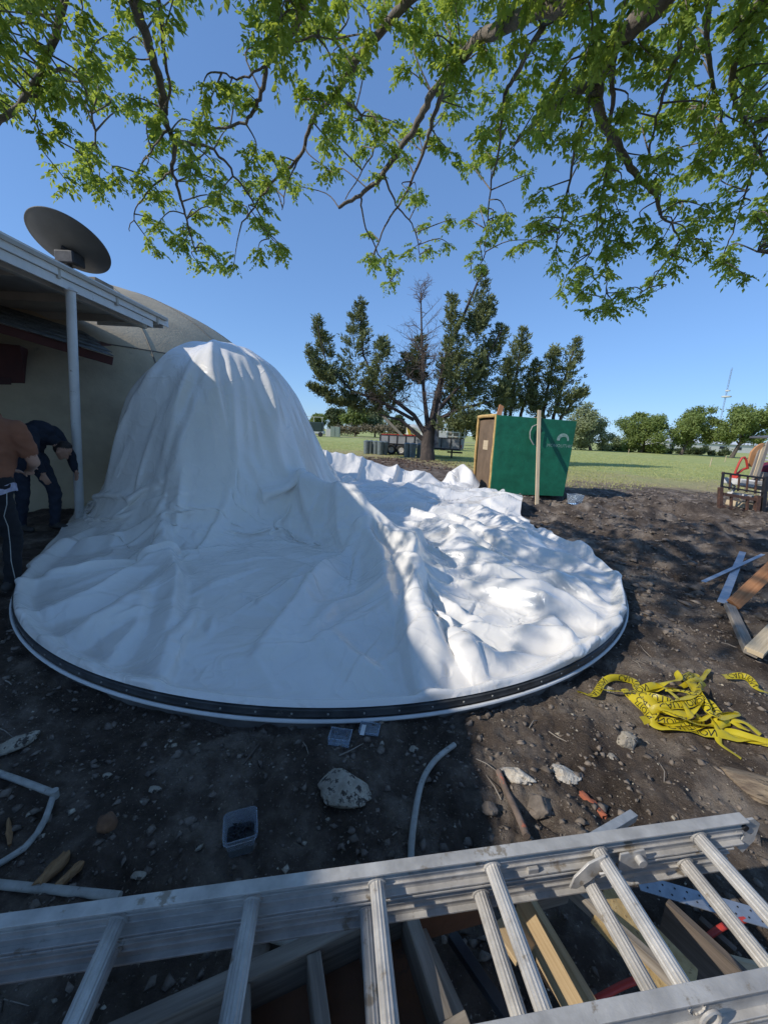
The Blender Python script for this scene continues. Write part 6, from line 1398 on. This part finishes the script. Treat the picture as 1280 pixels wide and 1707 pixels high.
# person in the rust brown shirt, leaning forward, cut by the picture's left side
B = Vector((-3.38, 3.16, 0)); caps = []
def v(x, y, z): return (B.x + x, B.y + y, z)
hipL, hipR = v(-.10, -.03, .92), v(.10, .03, .92)
caps += [(v(-.07, -.02, .95), .145, v(.07, .02, .95), .145, 'pants'), (v(-.05, 0, 1.04), .15, v(.06, .03, 1.06), .15, 'shirt'), (v(-.06, .02, 1.06), .145, v(-.10, .09, 1.34), .155, 'shirt'), (v(.06, .03, 1.06), .145, v(.10, .10, 1.34), .155, 'shirt'),
         (v(-.17, .10, 1.42), .085, v(.17, .12, 1.42), .085, 'shirt'), (v(0, .14, 1.40), .11, v(-.03, .19, 1.50), .07, 'shirt'), (v(-.03, .20, 1.49), .058, v(-.13, .27, 1.51), .055, 'skin')]
head(caps, v(-.20, .33, 1.53), (-.6, .6, -.6), (-.3, .5, .8))
for s, kn, an in ((-1, (-.14, .06, .49), (-.16, -.02, .08)), (1, (.12, .08, .49), (.13, .0, .08))):
    h = v(.10 * s, .0, .90); caps += [(h, .100, v(*kn), .066, 'pants'), (v(*kn), .066, v(*an), .050, 'pants'), (v(an[0], an[1] - .05, .055), .045, v(an[0] - .03, an[1] + .16, .045), .038, 'shoe')]
sR = v(.235, .12, 1.41); eR = v(.285, .20, 1.13); wR = v(.06, .40, 1.04)
caps += [(sR, .078, (sR[0] + (eR[0] - sR[0]) * .62, sR[1] + (eR[1] - sR[1]) * .62, sR[2] + (eR[2] - sR[2]) * .62), .072, 'shirt'), (sR, .055, eR, .046, 'skin'), (eR, .046, wR, .030, 'skin')]
hand(caps, wR, (-.7, .6, -.2), (0, .2, -1), .7)
sL = v(-.235, .10, 1.41); eL = v(-.30, .22, 1.14); wL = v(-.18, .42, 1.02)
caps += [(sL, .078, (sL[0] * .4 + eL[0] * .6, sL[1] * .4 + eL[1] * .6, sL[2] * .4 + eL[2] * .6), .072, 'shirt'), (sL, .055, eL, .046, 'skin'), (eL, .046, wL, .030, 'skin')]
hand(caps, wL, (.5, .7, -.2), (0, .2, -1), .7)
p1 = figure('person', 'person in rust brown shirt and black trousers leaning forward beside the porch post', tuple(B), caps, dict(shirt=M_BROWNSH, pants=M_BLACKP, skin=M_SKIN, hair=M_HAIR, shoe=M_SHOE))
q = MB(); pts = []
n = 40
for k in range(n):
    a = 2 * math.pi * k / n
    for z, r in ((.885, .170 + .012 * math.sin(7 * a)), (.955, .168)): pts.append((B.x + (r + .055) * math.cos(a), B.y + .01 + (r - .005) * math.sin(a) + .02 * math.cos(a), z + .012 * math.sin(5 * a + 1)))
q.add(pts, [(2 * k, (2 * k + 2) % (2 * n), (2 * k + 3) % (2 * n), 2 * k + 1) for k in range(n)]); q.build('shirt_hem', mat('pale_print_cotton', (.46, .44, .50), (.22, .21, .30), scale=22, rough=.9, bump=.2), p1, True, off=p1.location)
wb0 = Vector(v(.145, -.155, .86)); wbt = thing('water_bottle', 'small clear water bottle tucked in the back pocket of black trousers', 'bottle', tuple(wb0 - Vector((0, 0, .09))))
q = MB(); Mb = Matrix.Rotation(.9, 3, 'Y'); q.lathe([(.001, -.07), (.028, -.068), (.030, -.05), (.028, -.02), (.030, .01), (.028, .04), (.013, .06), (.012, .07)], wb0, 16, Matrix.Rotation(.35, 3, 'Y')); q.build('body', M_CLEAR, wbt, True)
q = MB(); q.lathe([(.014, .066), (.014, .082), (.001, .083)], wb0, 14, Matrix.Rotation(.35, 3, 'Y')); q.build('cap', M_WHITEP, wbt, True)
q = MB(); q.tube([v(.235, -.03, .90), v(.25, -.06, .80), v(.22, -.07, .70), v(.20, -.03, .60), v(.205, -.04, .45), v(.20, -.05, .30), v(.21, -.05, .14)], .003, 6); q.build('white_cord', M_PVC, p1, True, off=p1.location)
# person in navy, bent over behind
B = Vector((-4.62, 5.0, 0)); caps = []
caps += [(v(-.12, -.02, .93), .15, v(.02, .02, .93), .145, 'pants'), (v(-.08, 0, 1.02), .16, v(-.02, .03, 1.22), .17, 'shirt'), (v(-.02, .03, 1.22), .17, v(.10, .06, 1.32), .15, 'shirt'), (v(.10, -.08, 1.30), .10, v(.12, .22, 1.30), .10, 'shirt'), (v(.12, .07, 1.26), .10, v(.24, .10, 1.20), .06, 'shirt'), (v(.22, .10, 1.20), .056, v(.27, .12, 1.15), .055, 'skin')]
head(caps, v(.31, .13, 1.08), (.55, .1, -.8), (.8, .1, .55))
for s, kn, an in ((-1, (-.10, -.10, .50), (-.18, -.10, .08)), (1, (.14, .12, .50), (.10, .10, .08))):
    h = v(-.05 + .08 * s, .06 * s, .90); caps += [(h, .105, v(*kn), .070, 'pants'), (v(*kn), .070, v(*an), .052, 'pants'), (v(an[0] - .04, an[1], .055), .045, v(an[0] + .16, an[1] - .03, .045), .038, 'shoe')]
sR = v(.15, -.13, 1.27); eR = v(.20, -.20, 1.02); wR = v(.23, -.14, .84)
caps += [(sR, .075, eR, .056, 'shirt'), (eR, .056, wR, .040, 'shirt'), (wR, .030, v(.235, -.13, .80), .028, 'skin')]
hand(caps, v(.235, -.13, .80), (.15, .15, -1), (-.3, .9, 0), .5)
sL = v(.15, .25, 1.27); eL = v(.26, .30, 1.03); wL = v(.33, .26, .82)
caps += [(sL, .075, eL, .056, 'shirt'), (eL, .056, wL, .040, 'shirt')]; hand(caps, wL, (.2, 0, -1), (-.3, -.9, 0), .5)
p2 = figure('person', 'person in navy top and dark jeans bent over beside the porch post', tuple(B), caps, dict(shirt=M_NAVY, pants=M_JEAN, skin=M_SKIN, hair=M_HAIR, shoe=M_SHOE))
